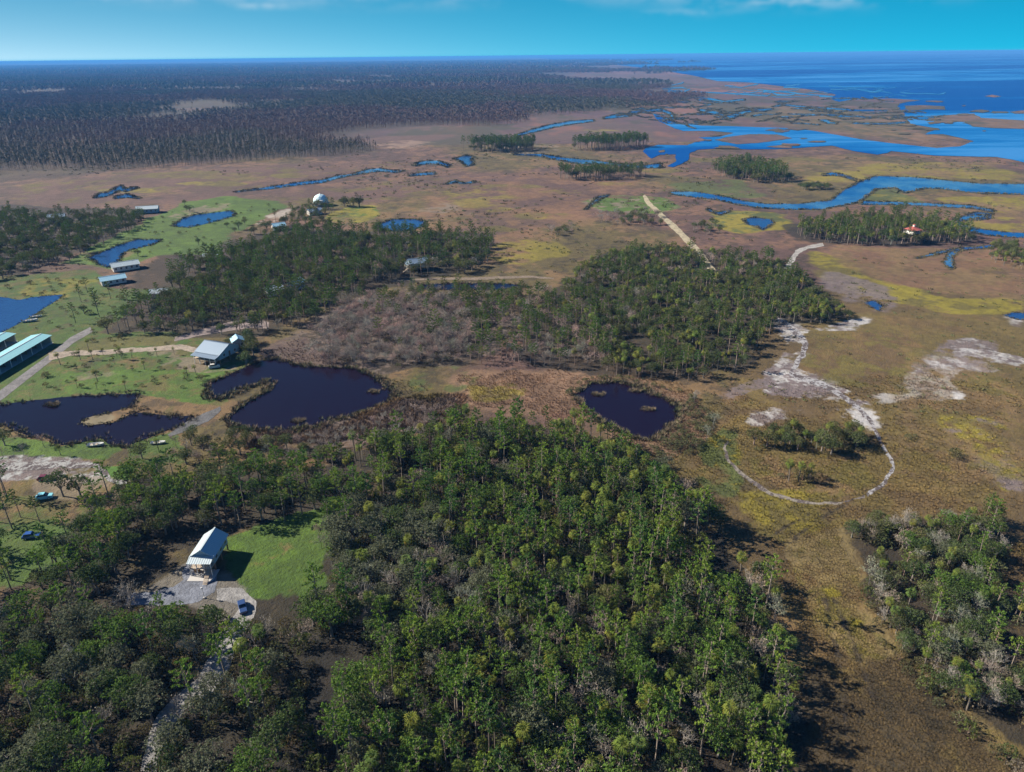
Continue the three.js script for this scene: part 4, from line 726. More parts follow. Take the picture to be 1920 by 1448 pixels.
// ───────────────────────── rushes and marsh grass ─────────────────────────
{
  const f = rng(321), t = new Tris();
  for (let i = 0; i < 12; i++) { const a = i * 2.4, r = 0.1 + 0.3 * f(), lean = 0.2 + 0.35 * f(), h = 0.55 + 0.4 * f(), x = Math.cos(a) * r, z = Math.sin(a) * r, w = 0.07, v = 0.8 + 0.4 * f(); t.tri([x - Math.sin(a) * w, 0, z + Math.cos(a) * w], [x + Math.sin(a) * w, 0, z - Math.cos(a) * w], [x + Math.cos(a) * lean, h, z + Math.sin(a) * lean], [v, v, v]); }
  const g = t.build(), list = [];
  const fields = [
    [[[1440, 1040], [1600, 985], [1640, 1110], [1700, 1230], [1860, 1370], [2000, 1480], [2000, 1720], [1450, 1720], [1480, 1300]], 0.6, 0.55],
    [[[1860, 1040], [2100, 1000], [2100, 1190], [1870, 1110]], 0.75, 0.8],
    [[[1240, 880], [1330, 780], [1400, 740], [1640, 830], [1920, 880], [1930, 960], [1600, 985], [1440, 1040]], 1.15, 0.8],
    [[[1440, 720], [1920, 700], [1920, 890], [1640, 840]], 1.7, 0.9],
    [[[860, 696], [1080, 690], [1200, 706], [1290, 735], [1345, 775], [1320, 850], [1240, 870], [1130, 800], [1000, 775], [870, 775]], 0.95, 0.75],
    [[[480, 815], [640, 790], [740, 750], [870, 740], [870, 775], [700, 830], [560, 850], [470, 842]], 0.75, 1.3],
    [[[480, 655], [560, 625], [640, 680], [740, 700], [800, 735], [740, 740], [700, 700], [600, 684], [520, 668]], 1.5, 0.8],
  ];
  for (const [pts, s, k] of fields) {
    const p = poly(pts); let ax = 1e9, bx = -1e9, az = 1e9, bz = -1e9;
    for (const [x, q] of p) { ax = Math.min(ax, x); bx = Math.max(bx, x); az = Math.min(az, q); bz = Math.max(bz, q); }
    for (let x = ax; x < bx; x += s) for (let q = az; q < bz; q += s) {
      const X = x + (f() - 0.5) * s, Z = q + (f() - 0.5) * s, a = f(), b = f(), e = f();
      if (!inside(p, X + (ns(FB, X * 6, Z * 6) - 0.5) * 14, Z + (ns(FA, X * 6, Z * 6) - 0.5) * 14)) continue;
      const c = groundColor(X, Z); if (c[2] > 0.16 || a > 0.35 + ns(FC, X * 3, Z * 3)) continue;
      if (inside(W.round_pond, X, Z) || inside(W.main_pond, X, Z) || inside(pathP.salt_trail, X, Z) || inside(pathP.wheel_track, X, Z) || RUTS.some((r) => inside(r, X, Z))) continue;
      list.push([X, Z, k * (0.55 + 0.7 * b), e, c]);
    }
  }
  // reeds and rushes standing in the shallows of the ponds
  for (const [n, dens, tall] of [['main_pond', 3.2, 1.5], ['round_pond', 3.6, 1.6], ['west_pond', 2, 1.1], ['strip_pond', 1.4, 1.4], ['lawn_pond', 0.5, 0.8], ['house_pond', 0.5, 1], ['blue_pond', 0.7, 1.3]]) {
    const p = W[n];
    for (let i = 0; i < p.length; i++) { const a = p[i], b = p[(i + 1) % p.length], L_ = Math.hypot(b[0] - a[0], b[1] - a[1]); for (let k = 0; k < L_ * dens; k++) { const u = f(), X = lerp(a[0], b[0], u), Z = lerp(a[1], b[1], u), m = ns(FC, X * 5, Z * 5); if (f() > m * 1.5) continue; const w = 0.6 + 2.4 * m * m, q = [[0.10, 0.075, 0.048], [0.065, 0.055, 0.032], [0.13, 0.095, 0.065], [0.075, 0.08, 0.03]][Math.floor(f() * 4)]; list.push([X + (f() - 0.5) * 2 * w, Z + (f() - 0.5) * 2 * w, tall * (0.5 + 0.8 * f()), f(), q]); } }
  }
  for (let k = 0; k < 260; k++) { const c0 = G(...[[1216, 768], [1192, 734], [1260, 800], [1120, 740], [700, 735], [560, 790], [95, 758], [100, 760]][k % 8]), X = c0[0] + (f() + f() - 1) * 3, Z = c0[1] + (f() + f() - 1) * 2; list.push([X, Z, 0.9 + 0.5 * f(), f(), [0.12, 0.095, 0.06]]); }
  const im = new THREE.InstancedMesh(g, new THREE.MeshStandardMaterial({ vertexColors: true, roughness: 1, side: THREE.DoubleSide }), list.length), c = new THREE.Color();
  list.forEach(([X, Z, k, e, gc], i) => { im.setMatrixAt(i, m4.compose(v3.set(X, -0.03, Z), q4.setFromAxisAngle(new THREE.Vector3(0, 1, 0), e * 6.28), new THREE.Vector3(k * 1.2, k, k * 1.2))); const v = 1.0 + 0.75 * e; im.setColorAt(i, c.setRGB(gc[0] * v, gc[1] * v, gc[2] * v)); });
  im.name = 'marsh_grass'; im.userData = { kind: 'stuff', label: 'brown and olive marsh grass and rushes over the open flats', category: 'grass' };
  im.castShadow = im.receiveShadow = true; scene.add(im);
  console.log('grass', list.length);
}

// low dark scrub dotted over the marsh and thick along the tidal banks
{
  const f = rng(654), t = new Tris(), list = [];
  for (let i = 0; i < 16; i++) { const d = new THREE.Vector3(f() - 0.5, f() * 0.6, f() - 0.5).normalize(), v = 0.7 + 0.6 * f(); t.clump([d.x * 0.8, 0.2 + d.y * 0.7, d.z * 0.8], 0.75, 1, f, [v, v, v], 0.8); }
  const g = t.build(), wet = (x, z) => waterAll.some((w) => inside(w, x, z));
  for (let d = 230; d < 1150;) { const s = 2.2 + d / 130; for (let x = -d * 0.85; x < d * 0.9; x += s) { const X = x + (f() - 0.5) * s * 1.6, Z = -(d + (f() - 0.5) * s * 1.6), a = f(), b = f(), e = f(); const [u, v] = project(X, 0, Z); if (u < -60 || u > 1980 || (u < 640 && v > 330 && v < 900) || (v > 640 && u < 1260)) continue; const n = ns(FC, X * 1.3, Z * 1.3) * 0.6 + ns(FB, X * 0.5, Z * 0.5) * 0.4; if (a > sstep(0.55, 0.85, n) * 0.8) continue; const gc = groundColor(X, Z); if (gc[2] > 0.14) continue; if (wet(X, Z) || inside(seaP, X, Z) || pathAll.some((w) => inside(w, X, Z))) continue; list.push([X, Z, (0.35 + 0.6 * b) * clamp(d / 420, 0.8, 1.6), e, b]); } d += s; }
  for (const p of [riverP, ...creekP, W.blue_pond, W.creek_pool, W.marsh_pool, W.round_pond, W.main_pond, W.west_pools, W.west_pools_b, W.long_pond, W.house_pond, W.bend_pool, W.sink_pool, W.edge_pool, ...spitP]) for (let i = 0; i < p.length; i++) { const a = p[i], b = p[(i + 1) % p.length], L_ = Math.hypot(b[0] - a[0], b[1] - a[1]), D = -a[1]; if (D > 2200) continue; const step = clamp(D / 350, 1.1, 4); for (let k = 0; k < L_ / step; k++) { const u = f(), X = lerp(a[0], b[0], u) + (f() - 0.5) * 2.2, Z = lerp(a[1], b[1], u) + (f() - 0.5) * 2.2; if (f() < 0.3) continue; list.push([X, Z, (0.5 + 0.6 * f()) * clamp(D / 500, 0.7, 1.9), f(), 0.2]); } }
  const im = new THREE.InstancedMesh(g, new THREE.MeshStandardMaterial({ vertexColors: true, roughness: 1, side: THREE.DoubleSide }), list.length), c = new THREE.Color();
  list.forEach(([X, Z, k, e, b], i) => { im.setMatrixAt(i, m4.compose(v3.set(X, -0.03, Z), q4.setFromAxisAngle(new THREE.Vector3(0, 1, 0), e * 6.28), new THREE.Vector3(k * 1.3, k, k * 1.3))); const v = 0.6 + 0.7 * e; im.setColorAt(i, c.setRGB(0.085 * v, (0.07 + 0.03 * b) * v, 0.038 * v)); });
  im.name = 'marsh_scrub'; im.userData = { kind: 'stuff', label: 'low dark scrub and rushes dotted over the marsh and its banks', category: 'scrub' };
  im.castShadow = im.receiveShadow = true; scene.add(im);
  console.log('scrub', list.length);
}

// ───────────────────────── buildings ─────────────────────────
const paintMat = (c, r = 0.8, more = {}) => new THREE.MeshPhysicalMaterial({ color: col(...c), roughness: r, ...more });
const B = {
  roofBlue: paintMat([0.34, 0.56, 0.68], 0.45, { metalness: 0.25 }), roofWhite: paintMat([0.46, 0.54, 0.58], 0.45, { metalness: 0.2 }), roofGrey: paintMat([0.20, 0.27, 0.36], 0.5, { metalness: 0.25 }), roofRed: paintMat([0.36, 0.09, 0.07], 0.7), roofAqua: paintMat([0.26, 0.52, 0.58], 0.5, { metalness: 0.2 }),
  wallWhite: paintMat([0.62, 0.61, 0.58]), wallCream: paintMat([0.48, 0.44, 0.36]), wallGrey: paintMat([0.36, 0.35, 0.34]), wallBlue: paintMat([0.34, 0.45, 0.52]), wood: paintMat([0.24, 0.16, 0.10], 0.9), woodPale: paintMat([0.40, 0.33, 0.26], 0.9), glass: paintMat([0.02, 0.03, 0.045], 0.08), trim: paintMat([0.7, 0.7, 0.68], 0.6), dark: paintMat([0.06, 0.055, 0.05], 0.9), concrete: paintMat([0.42, 0.41, 0.40], 0.95), rubber: paintMat([0.02, 0.02, 0.02], 0.9), junk: paintMat([0.3, 0.2, 0.12], 0.9),
};
const box = (w, h, d, x = 0, y = 0, z = 0) => new THREE.BoxGeometry(w, h, d).translate(x, y, z);
function part(parent, name, geoms, m, label) { const list = [].concat(geoms).map((g) => g.index ? g.toNonIndexed() : g), o = new THREE.Mesh(list.length > 1 ? mergeGeometries(list.map((g) => { for (const k of Object.keys(g.attributes)) if (!['position', 'normal'].includes(k)) g.deleteAttribute(k); return g; })) : list[0], m); o.name = name; if (label) o.userData.label = label; parent.add(o); return o; }
function place(g, name, px, py, turn, label, category = 'house', group) { const [x, z] = G(px, py); g.position.set(x, 0, z); g.rotation.y = turn; g.name = numbered(name); tag(g, label, category, group); shadows(g); scene.add(g); return g; }
// one slope of a metal roof: a slab with standing seams, from the ridge (0, top) out to the eave
function slope(run, drop, length, thick = 0.09, ribs = 0.75) {
  const L_ = Math.hypot(run, drop), a = Math.atan2(drop, run), list = [box(L_, thick, length, L_ / 2, -thick / 2, 0)];
  for (let z = -length / 2 + 0.04; z <= length / 2 - 0.03; z += ribs) list.push(box(L_ - 0.04, 0.05, 0.05, L_ / 2, 0.025, z));
  return list.map((g) => g.rotateZ(-a));
}
function gableWall(w, y0, y1, top, d, z) { const s = new THREE.Shape([new THREE.Vector2(-w / 2, y0), new THREE.Vector2(w / 2, y0), new THREE.Vector2(w / 2, y1), new THREE.Vector2(0, top), new THREE.Vector2(-w / 2, y1)]); return new THREE.ExtrudeGeometry(s, { depth: d, bevelEnabled: false }).translate(0, 0, z); }
function window_(parent, w, h, x, y, z, turn) { const f = new THREE.Mesh(mergeGeometries([box(w + 0.2, 0.1, 0.1, 0, h / 2 + 0.05, 0), box(w + 0.2, 0.1, 0.14, 0, -h / 2 - 0.05, 0.02), box(0.1, h, 0.1, -w / 2 - 0.05, 0, 0), box(0.1, h, 0.1, w / 2 + 0.05, 0, 0), box(0.05, h, 0.06, 0, 0, 0)]), B.trim); f.name = 'window'; f.position.set(x, y, z); f.rotation.y = turn; const p = new THREE.Mesh(box(w, h, 0.03, 0, 0, -0.02), B.glass); p.name = 'pane'; f.add(p); parent.add(f); }
function door_(parent, x, y, z, turn) { const d = new THREE.Mesh(box(0.95, 2.05, 0.08), B.wood); d.name = 'door'; d.position.set(x, y + 1.03, z); d.rotation.y = turn; parent.add(d); const h = new THREE.Mesh(box(0.05, 0.14, 0.06, 0.36, 0, 0.07), B.trim); h.name = 'handle'; d.add(h); }
// a gabled house, ridge along z; front at +z
function house({ w, l, s = 0, e, rise, roof, wall, over = 0.6, porch = 0, porchSide = 0, ribs = 0.75, chimney = false }) {
  const g = new THREE.Group(), run = w / 2 + over, drop = rise * run / (w / 2), top = e + rise;
  for (const k of [-1, 1]) { const p = part(g, 'roof_panel', slope(run, drop, l + over * 2, 0.09, ribs), roof); p.position.y = top + 0.12; if (k < 0) p.rotation.y = Math.PI; }
  part(g, 'ridge_cap', box(0.4, 0.07, l + over * 2 + 0.06, 0, top + 0.17, 0), roof);
  part(g, 'wall', [gableWall(w, s, e, top - 0.05, 0.18, l / 2 - 0.18), gableWall(w, s, e, top - 0.05, 0.18, -l / 2), box(0.18, e - s, l - 0.36, -w / 2 + 0.09, (e + s) / 2, 0), box(0.18, e - s, l - 0.36, w / 2 - 0.09, (e + s) / 2, 0)], wall);
  part(g, 'floor', box(w - 0.4, 0.2, l - 0.4, 0, s + 0.12, 0), B.woodPale);
  if (s > 0.5) for (const x of [-w / 2 + 0.2, 0, w / 2 - 0.2]) for (let z = -l / 2 + 0.3; z <= l / 2; z += (l - 0.6) / Math.max(2, Math.round(l / 4))) part(g, 'stilt', box(0.28, s + 0.1, 0.28, x, s / 2 - 0.03, z), B.wood);
  const wy = s + (e - s) * 0.55, wh = Math.min(1.3, (e - s) * 0.45), nl = Math.max(2, Math.round(l / 3.2));
  for (let i = 0; i < nl; i++) { const z = lerp(-l / 2, l / 2, (i + 0.5) / nl); window_(g, 1.1, wh, w / 2 + 0.05, wy, z, Math.PI / 2); window_(g, 1.1, wh, -w / 2 - 0.05, wy, z, -Math.PI / 2); }
  for (const x of [-w * 0.27, w * 0.27]) { window_(g, 1.1, wh, x, wy, l / 2 + 0.05, 0); window_(g, 1.1, wh, x, wy, -l / 2 - 0.05, Math.PI); }
  door_(g, 0, s + 0.1, l / 2 + 0.05, 0);
  const deckRail = (x0, x1, z0, z1) => { const r = []; const along = Math.abs(x1 - x0) > Math.abs(z1 - z0), L_ = along ? Math.abs(x1 - x0) : Math.abs(z1 - z0), cx = (x0 + x1) / 2, cz = (z0 + z1) / 2; for (const y of [s + 1.05, s + 0.35]) r.push(along ? box(L_, 0.07, 0.07, cx, y, cz) : box(0.07, 0.07, L_, cx, y, cz)); for (let i = 0; i <= L_ / 0.5; i++) r.push(along ? box(0.05, 0.7, 0.05, Math.min(x0, x1) + i * 0.5, s + 0.7, cz) : box(0.05, 0.7, 0.05, cx, s + 0.7, Math.min(z0, z1) + i * 0.5)); part(g, 'railing', r, B.trim); };
  if (porch) {
    const zf = l / 2 + porch;
    part(g, 'deck', box(w, 0.18, porch, 0, s + 0.09, l / 2 + porch / 2 + 0.01), B.woodPale);
    const pr = part(g, 'porch_roof', slope(porch + 0.4, 0.7, w + 0.5, 0.08, ribs), roof); pr.rotation.y = -Math.PI / 2; pr.position.set(0, e + 0.15, l / 2 + 0.06);
    for (const x of [-w / 2 + 0.15, -w / 6, w / 6, w / 2 - 0.15]) part(g, 'porch_post', box(0.2, e - 0.6, 0.2, x, (e - 0.6) / 2 - 0.05, zf - 0.15), B.trim);
    if (s > 0.5) deckRail(-w / 2, w / 2, zf - 0.05, zf - 0.05);
  }
  if (porchSide) {
    part(g, 'side_deck', box(porchSide, 0.18, l, w / 2 + porchSide / 2 + 0.01, s + 0.09, 0), B.woodPale);
    const pr = part(g, 'porch_roof', slope(porchSide + 0.4, 0.6, l + 0.4, 0.08, ribs), roof); pr.position.set(w / 2 + 0.25, e - 0.45, 0);
    for (let z = -l / 2 + 0.2; z <= l / 2; z += (l - 0.4) / 4) part(g, 'porch_post', box(0.2, e - 1.1, 0.2, w / 2 + porchSide - 0.15, (e - 1.1) / 2 - 0.05, z), B.trim);
    if (s > 0.5) deckRail(w / 2 + porchSide - 0.05, w / 2 + porchSide - 0.05, -l / 2, l / 2);
  }
  if (s > 1.2) { const st = []; const n = Math.round(s / 0.19); for (let i = 0; i < n; i++) st.push(box(1.1, 0.06, 0.3, 0, (i + 0.8) * s / n, -i * 0.27)); st.push(box(0.08, 0.2, Math.hypot(s, n * 0.27), -0.55, 0, 0).rotateX(Math.atan2(s, n * 0.27)).translate(0, s / 2, -n * 0.135), box(0.08, 0.2, Math.hypot(s, n * 0.27), 0.55, 0, 0).rotateX(Math.atan2(s, n * 0.27)).translate(0, s / 2, -n * 0.135)); const o = part(g, 'stairs', st, B.woodPale); o.position.set(w / 2 - 0.8, 0, l / 2 + porch + n * 0.27 - 0.1); }
  if (chimney) part(g, 'chimney', box(0.7, 1.6, 0.7, -w * 0.2, top + 0.2, -l * 0.2), B.wallGrey);
  return g;
}
const along = (px0, py0, px1, py1) => { const a = G(px0, py0), b = G(px1, py1); return Math.atan2(a[0] - b[0], a[1] - b[1]); };
// the stilt house by the drive
{
  const g = house({ w: 5.7, l: 8.8, s: 2.3, e: 4.8, rise: 1.9, roof: B.roofWhite, wall: B.wallBlue, over: 0.5, porch: 2.2, ribs: 0.6 });
  part(g, 'slab', box(6.6, 0.12, 4.6, 0.2, 0.05, 6.2), B.concrete);
  place(g, 'stilt_house', 398, 1050, -0.02, 'raised house with pale metal gable roof and front porch at the end of the driveway');
  const [x, z] = G(377, 1080);
  const junk = [['storage_crate', 1.3, 0.8, 0.9, -1.6, 0.4], ['storage_crate', 0.9, 0.6, 0.8, 0.6, 0.2]];
  for (const [n, w, h, d, dx, dz] of junk) { const c = new THREE.Group(); part(c, 'box_body', [box(w, h, d, 0, h / 2, 0), box(w + 0.06, 0.06, d + 0.06, 0, h + 0.03, 0)], B.junk); for (const s of [-1, 1]) part(c, 'batten', box(0.08, h, 0.04, s * w * 0.35, h / 2, d / 2 + 0.02), B.woodPale); c.position.set(x + dx, 0.11, z + dz - 2); c.name = numbered(n); tag(c, dx < 0 ? 'large brown storage crate under the porch of the raised house' : 'small brown storage crate under the porch of the raised house', 'crate'); shadows(c); scene.add(c); }
}
// the big house by the lawn and the dark pond
{
  const g = house({ w: 12, l: 12.5, s: 2.4, e: 5, rise: 2.6, roof: B.roofGrey, wall: B.wallBlue, over: 0.7, porchSide: 0, porch: 0, ribs: 0.8 });
  // porch along the low eave
  part(g, 'veranda_deck', box(2.6, 0.18, 12.5, -7.35, 2.5, 0), B.woodPale);
  for (let i = 0; i < 5; i++) part(g, 'veranda_post', box(0.22, 4.2, 0.22, -8.4, 2.05, -5.9 + i * 2.95), B.trim);
  const vr = part(g, 'veranda_roof', slope(2.9, 0.55, 13.6, 0.08, 0.8), B.roofGrey); vr.rotation.y = Math.PI; vr.position.set(-6.5, 4.62, 0);
  place(g, 'lawn_house', 412, 672, along(428, 639, 386, 632) , 'large raised house with blue grey metal roof beside the dark pond');
  const t = house({ w: 5, l: 5.5, s: 1.5, e: 4.8, rise: 1.4, roof: B.roofBlue, wall: B.wallGrey, over: 0.4, ribs: 0.8 });
  place(t, 'guest_cabin', 448, 655, 0.5, 'small cabin with pale roof half hidden behind the large raised house', 'cabin');
}
// long open sheds
function shed(l, w, px, py, turn, label) {
  const g = new THREE.Group();
  for (const k of [-1, 1]) { const p = part(g, 'roof_panel', slope(w / 2 + 0.5, 0.75, l + 1, 0.08, 1.2), B.roofAqua); p.position.y = 4.5; if (k < 0) p.rotation.y = Math.PI; }
  part(g, 'ridge_cap', box(0.5, 0.08, l + 1, 0, 4.58, 0), B.roofWhite);
  for (let i = 0; i <= 9; i++) for (const x of [-w / 2, w / 2]) part(g, 'post', box(0.25, 3.7, 0.25, x * 0.97, 1.82, lerp(-l / 2 + 0.3, l / 2 - 0.3, i / 9)), B.trim);
  part(g, 'back_wall', box(0.15, 3.5, l - 0.6, -w / 2 + 0.4, 1.72, 0), B.wallGrey);
  part(g, 'end_wall', box(w - 0.9, 3.5, 0.15, 0.1, 1.72, -l / 2 + 0.35), B.wallCream);
  for (let i = 1; i < 9; i++) part(g, 'partition', box(w * 0.6, 2.8, 0.12, -w * 0.12, 1.4, lerp(-l / 2, l / 2, i / 9)), B.wood);
  part(g, 'slab', box(w + 0.6, 0.1, l + 0.6, 0, 0.03, 0), B.concrete);
  place(g, 'long_shed', px, py, turn, label, 'shed');
}
{
  const turn = along(0, 700, 92, 645);
  const a = G(92, 645), dir = [Math.sin(turn), Math.cos(turn)], l = 64, c = [a[0] + dir[0] * l / 2, a[1] + dir[1] * l / 2], p = project(c[0], 0, c[1]);
  shed(l, 9, p[0] - 12, p[1] - 2, turn, 'long open shed with aqua metal roof beside the paved lane');
  const c2 = [c[0] - 22, c[1] - 4], q = project(c2[0], 0, c2[1]); shed(l, 9, q[0], q[1], turn, 'long shed with aqua metal roof nearest the lawn pond');
}
// the village and the far houses
const village = [
  [236, 505, -0.95, { w: 8.5, l: 15, s: 0.3, e: 3.4, rise: 1.6, roof: B.roofWhite, wall: B.wallWhite }, 'white house with pale metal roof beside the narrow pond'],
  [213, 531, -0.95, { w: 8, l: 13, s: 0.3, e: 3.2, rise: 1.5, roof: B.roofBlue, wall: B.wallWhite }, 'house with pale blue metal roof on the village green'],
  [278, 399, -1.3, { w: 9, l: 17, s: 0.4, e: 4, rise: 1.8, roof: B.roofWhite, wall: B.wallBlue }, 'white roofed house alone at the edge of the far pine belt'],
  [523, 431, -1.0, { w: 7, l: 9, s: 0.4, e: 3.8, rise: 1.6, roof: B.roofBlue, wall: B.wallWhite }, 'small light blue roofed house among trees near the dome'],
  [300, 556, -1.25, { w: 6, l: 9, s: 0.3, e: 3, rise: 1.3, roof: B.roofWhite, wall: B.wallCream }, 'small white cabin in the front of the tall pine wood'],
  [515, 553, -1.0, { w: 6, l: 9, s: 0.3, e: 3.6, rise: 1.5, roof: B.roofWhite, wall: B.wallWhite }, 'white cabin deep in the tall pine wood'],
  [557, 541, -0.3, { w: 6, l: 8, s: 0.3, e: 3.8, rise: 1.5, roof: B.roofBlue, wall: B.wallBlue }, 'blue roofed cabin deep in the tall pine wood'],
  [784, 505, -1.2, { w: 8, l: 11, s: 2, e: 5, rise: 2, roof: B.roofGrey, wall: B.wallWhite, porch: 2 }, 'grey roofed stilt house beside the causeway'],
  [400, 488, -1.3, { w: 6, l: 11, s: 0.3, e: 3.2, rise: 1.2, roof: B.roofWhite, wall: B.wallCream }, 'cream cabin in a gap of the pine wood behind the lawn'],
  [108, 414, -1.2, { w: 8, l: 12, s: 0.4, e: 3.8, rise: 1.6, roof: B.roofGrey, wall: B.wallCream }, 'cream house inside the far pine belt'],
  [590, 402, -1.0, { w: 7, l: 11, s: 0.3, e: 3.6, rise: 1.5, roof: B.roofGrey, wall: B.wallWhite }, 'grey roofed house just below the dome'],
];
for (const [px, py, turn, o, label] of village) place(house({ ribs: 1.2, ...o }), 'house', px, py, turn, label, 'house');
// the dome
{
  const g = new THREE.Group(), R_ = 6.6, ico = new THREE.IcosahedronGeometry(R_, 2).toNonIndexed(), p = ico.attributes.position, frame = [];
  const shell = new Tris();
  for (let i = 0; i < p.count; i += 3) { const q = [0, 1, 2].map((k) => [p.getX(i + k), p.getY(i + k), p.getZ(i + k)]); const cy = (q[0][1] + q[1][1] + q[2][1]) / 3; if (cy < -R_ * 0.18) continue; shell.tri(...q, [1, 1, 1]); }
  const m = new THREE.Mesh(shell.build(), paintMat([0.55, 0.74, 0.82], 0.5)); m.position.y = 3.4; m.name = 'shell'; g.add(m);
  part(g, 'base_wall', new THREE.CylinderGeometry(6.1, 6.1, 2.3, 20).translate(0, 1.15, 0), B.wallBlue);
  part(g, 'deck', new THREE.CylinderGeometry(8, 8, 0.2, 20).translate(0, 2.2, 0), B.woodPale);
  part(g, 'entrance', [box(2.6, 2.8, 3, 0, 3.8, 6), box(3, 0.2, 3.4, 0, 5.3, 6)], B.wallWhite);
  for (let i = 0; i < 8; i++) { const a = i / 8 * 6.283 + 0.4; part(g, 'post', box(0.25, 2.2, 0.25, Math.cos(a) * 7.6, 1.05, Math.sin(a) * 7.6), B.wood); }
  part(g, 'skylight', new THREE.SphereGeometry(1.2, 12, 6, 0, 6.283, 0, 1.2).translate(0, 9.3, 0), B.wallWhite);
  place(g, 'dome_house', 602, 385, 0.3, 'pale blue geodesic dome house behind the village trees', 'dome house');
}
// the red roofed stilt tower in the tree island
{
  const g = new THREE.Group();
  for (const x of [-3.2, 3.2]) for (const z of [-3.2, 3.2]) part(g, 'stilt', box(0.45, 7, 0.45, x, 3.45, z), B.wood);
  part(g, 'deck', box(10, 0.25, 10, 0, 7, 0), B.trim);
  part(g, 'wall', box(7, 3, 7, 0, 8.63, 0), B.wallWhite);
  part(g, 'roof', new THREE.ConeGeometry(7.4, 3, 4).rotateY(Math.PI / 4).translate(0, 11.65, 0), B.roofRed);
  part(g, 'cupola', box(1.6, 1.6, 1.6, 0, 13.2, 0), B.wallWhite);
  part(g, 'cupola_roof', new THREE.ConeGeometry(1.5, 1, 4).rotateY(Math.PI / 4).translate(0, 14.52, 0), B.roofRed);
  for (const [x, z, t] of [[0, 3.55, 0], [2, 3.55, 0], [-2, 3.55, 0], [-3.55, 0, -1.57], [3.55, 0, 1.57]]) window_(g, 1.1, 1.3, x, 8.7, z, t);
  for (const s of [-1, 1]) { part(g, 'railing', [box(10, 0.1, 0.1, 0, 8.1, s * 4.9), box(10, 0.1, 0.1, 0, 7.6, s * 4.9)], B.trim); part(g, 'railing', [box(0.1, 0.1, 9.6, s * 4.9, 8.1, 0), box(0.1, 0.1, 9.6, s * 4.9, 7.6, 0)], B.trim); }
  g.scale.setScalar(0.8);
  place(g, 'stilt_tower', 1708, 452, 0.35, 'tall stilt house with red roof and white walls above the tree island', 'house');
}
// cars
function car(paint_, px, py, turn, label, van = false) {
  const g = new THREE.Group(), s = new THREE.Shape(), hgt = van ? 1.15 : 0.95;
  s.moveTo(-2.2, 0.35); s.lineTo(2.2, 0.35); s.quadraticCurveTo(2.3, 0.7, 2.2, hgt - 0.1); s.lineTo(van ? 1.4 : 1.0, hgt); s.lineTo(-2.1, hgt); s.quadraticCurveTo(-2.3, 0.8, -2.2, 0.35);
  part(g, 'body', new THREE.ExtrudeGeometry(s, { depth: 1.6, bevelEnabled: true, bevelSize: 0.1, bevelThickness: 0.08, bevelSegments: 2 }).translate(0, 0, -0.8), paintMat(paint_, 0.25, { clearcoat: 1 }));
  const c = new THREE.Shape(); c.moveTo(van ? 1.4 : 1.0, hgt); c.lineTo(0.3, hgt + 0.62); c.lineTo(-1.5, hgt + 0.62); c.lineTo(-2.0, hgt);
  part(g, 'windows', new THREE.ExtrudeGeometry(c, { depth: 1.5, bevelEnabled: false }).translate(0, 0.02, -0.75), B.glass);
  part(g, 'roof', box(1.75, 0.08, 1.52, -0.6, hgt + 0.68, 0), paintMat(paint_, 0.25, { clearcoat: 1 }));
  for (const x of [-1.35, 1.35]) for (const z of [-0.82, 0.82]) { const w = part(g, 'wheel', new THREE.CylinderGeometry(0.34, 0.34, 0.24, 16).rotateX(Math.PI / 2), B.rubber); w.position.set(x, 0.34, z); const r = new THREE.Mesh(new THREE.CylinderGeometry(0.2, 0.2, 0.26, 12).rotateX(Math.PI / 2), B.trim); r.name = 'rim'; w.add(r); }
  for (const z of [-0.6, 0.6]) { part(g, 'headlight', box(0.06, 0.14, 0.34, 2.27, 0.72, z), B.trim); part(g, 'tail_light', box(0.06, 0.16, 0.24, -2.27, 0.78, z), B.roofRed); }
  place(g, 'parked_car', px, py, turn, label, 'car');
}
car([0.03, 0.06, 0.16], 455, 1142, -1.1, 'dark blue car parked on the gravel drive below the raised house');
car([0.25, 0.62, 0.72], 84, 935, 0.3, 'pale cyan van parked under the trees by the sandy lane', true);
car([0.03, 0.09, 0.32], 60, 1008, 0.2, 'blue car on the shaded grass under tall pines');
car([0.14, 0.02, 0.025], 86, 900, 0.1, 'red car parked beside the sandy lane');
car([0.62, 0.62, 0.6], 402, 690, 0.4, 'white car parked under the edge of the large raised house', true);
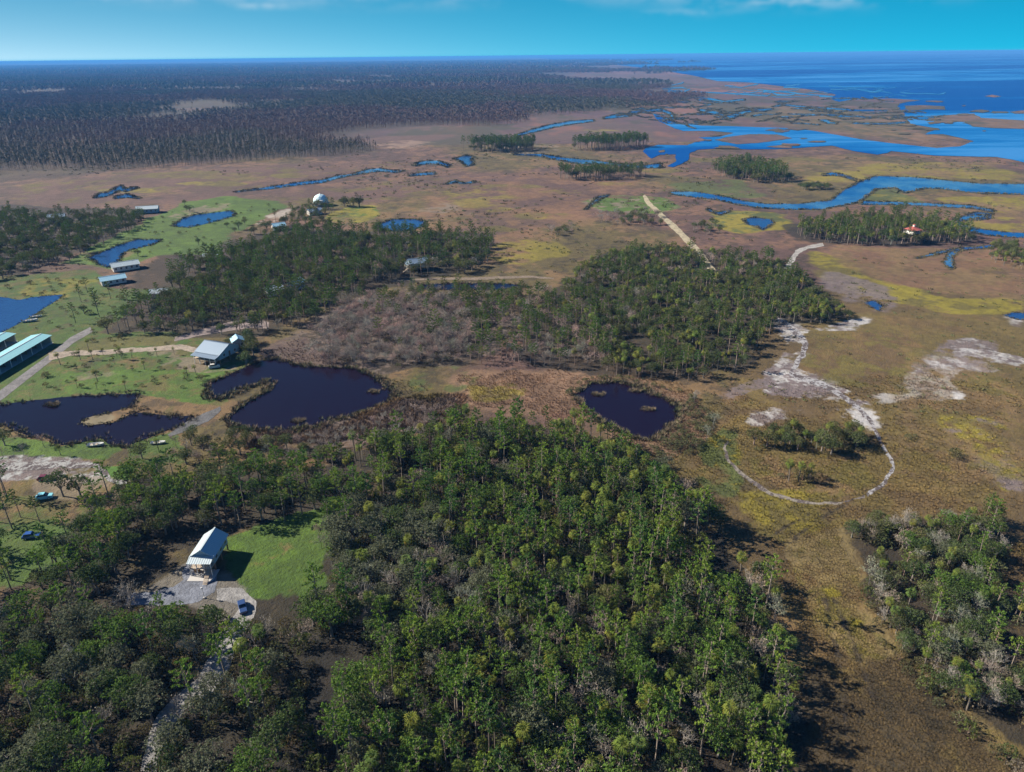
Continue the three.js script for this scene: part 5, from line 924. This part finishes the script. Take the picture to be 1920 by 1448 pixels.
// boats drawn up on the grass
function boat(px, py, turn, label, k = 1) {
  const g = new THREE.Group(), n = 10, t = new Tris(), W_ = (s) => 1.05 * Math.pow(Math.max(0, 1 - Math.pow(Math.max(0, (s - 0.45) / 0.55), 2.2)), 0.7) * (s < 0.45 ? 0.92 + 0.08 * s / 0.45 : 1), X = (s) => -2.8 + 5.6 * s;
  for (let i = 0; i < n; i++) { const a = i / n, b = (i + 1) / n, A = W_(a), C_ = W_(b); for (const s of [-1, 1]) { t.quad([X(a), 0.1 + a * a * 0.2, s * A * 0.6], [X(b), 0.1 + b * b * 0.2, s * C_ * 0.6], [X(b), 0.75 + b * b * 0.25, s * C_], [X(a), 0.75 + a * a * 0.25, s * A], [1, 1, 1]); } t.quad([X(a), 0.1 + a * a * 0.2, -A * 0.6], [X(b), 0.1 + b * b * 0.2, -C_ * 0.6], [X(b), 0.1 + b * b * 0.2, C_ * 0.6], [X(a), 0.1 + a * a * 0.2, A * 0.6], [1, 1, 1]); }
  t.quad([X(0), 0.1, -0.58], [X(0), 0.1, 0.58], [X(0), 0.75, 0.97], [X(0), 0.75, -0.97], [1, 1, 1]);
  const hull = new THREE.Mesh(t.build(), new THREE.MeshStandardMaterial({ color: col(0.66, 0.67, 0.66), roughness: 0.5, side: THREE.DoubleSide })); hull.name = 'hull'; g.add(hull);
  for (const x of [-1.5, 0.2]) part(g, 'bench', box(0.4, 0.06, 1.6, x, 0.55, 0), B.woodPale);
  part(g, 'outboard_motor', [box(0.35, 0.5, 0.35, -3.0, 1.0, 0), box(0.14, 0.8, 0.18, -3.02, 0.5, 0)], B.dark);
  g.scale.setScalar(k);
  place(g, 'small_boat', px, py, turn, label, 'boat');
}
boat(57, 603, 0.35, 'white open boat on the grass bank of the lawn pond', 1.25);
boat(68, 595, 0.3, 'white open boat behind the first one at the lawn pond', 1.0);
boat(180, 836, 0.1, 'small white boat pulled up below the west pond');
boat(297, 832, 0.1, 'small white boat on the green beside the west pond', 0.9);
// a white post lamp at the driveway
{
  const g = new THREE.Group();
  part(g, 'post', new THREE.CylinderGeometry(0.07, 0.09, 3, 8).translate(0, 1.47, 0), B.trim);
  part(g, 'lantern', [box(0.34, 0.4, 0.34, 0, 3.15, 0), new THREE.ConeGeometry(0.32, 0.22, 4).rotateY(Math.PI / 4).translate(0, 3.45, 0)], B.trim);
  part(g, 'base', box(0.5, 0.3, 0.5, 0, 0.14, 0), B.concrete);
  place(g, 'driveway_post', 383, 1122, 0, 'white lamp post standing on the driveway below the raised house', 'lamp post');
}

renderer.render(scene, camera);
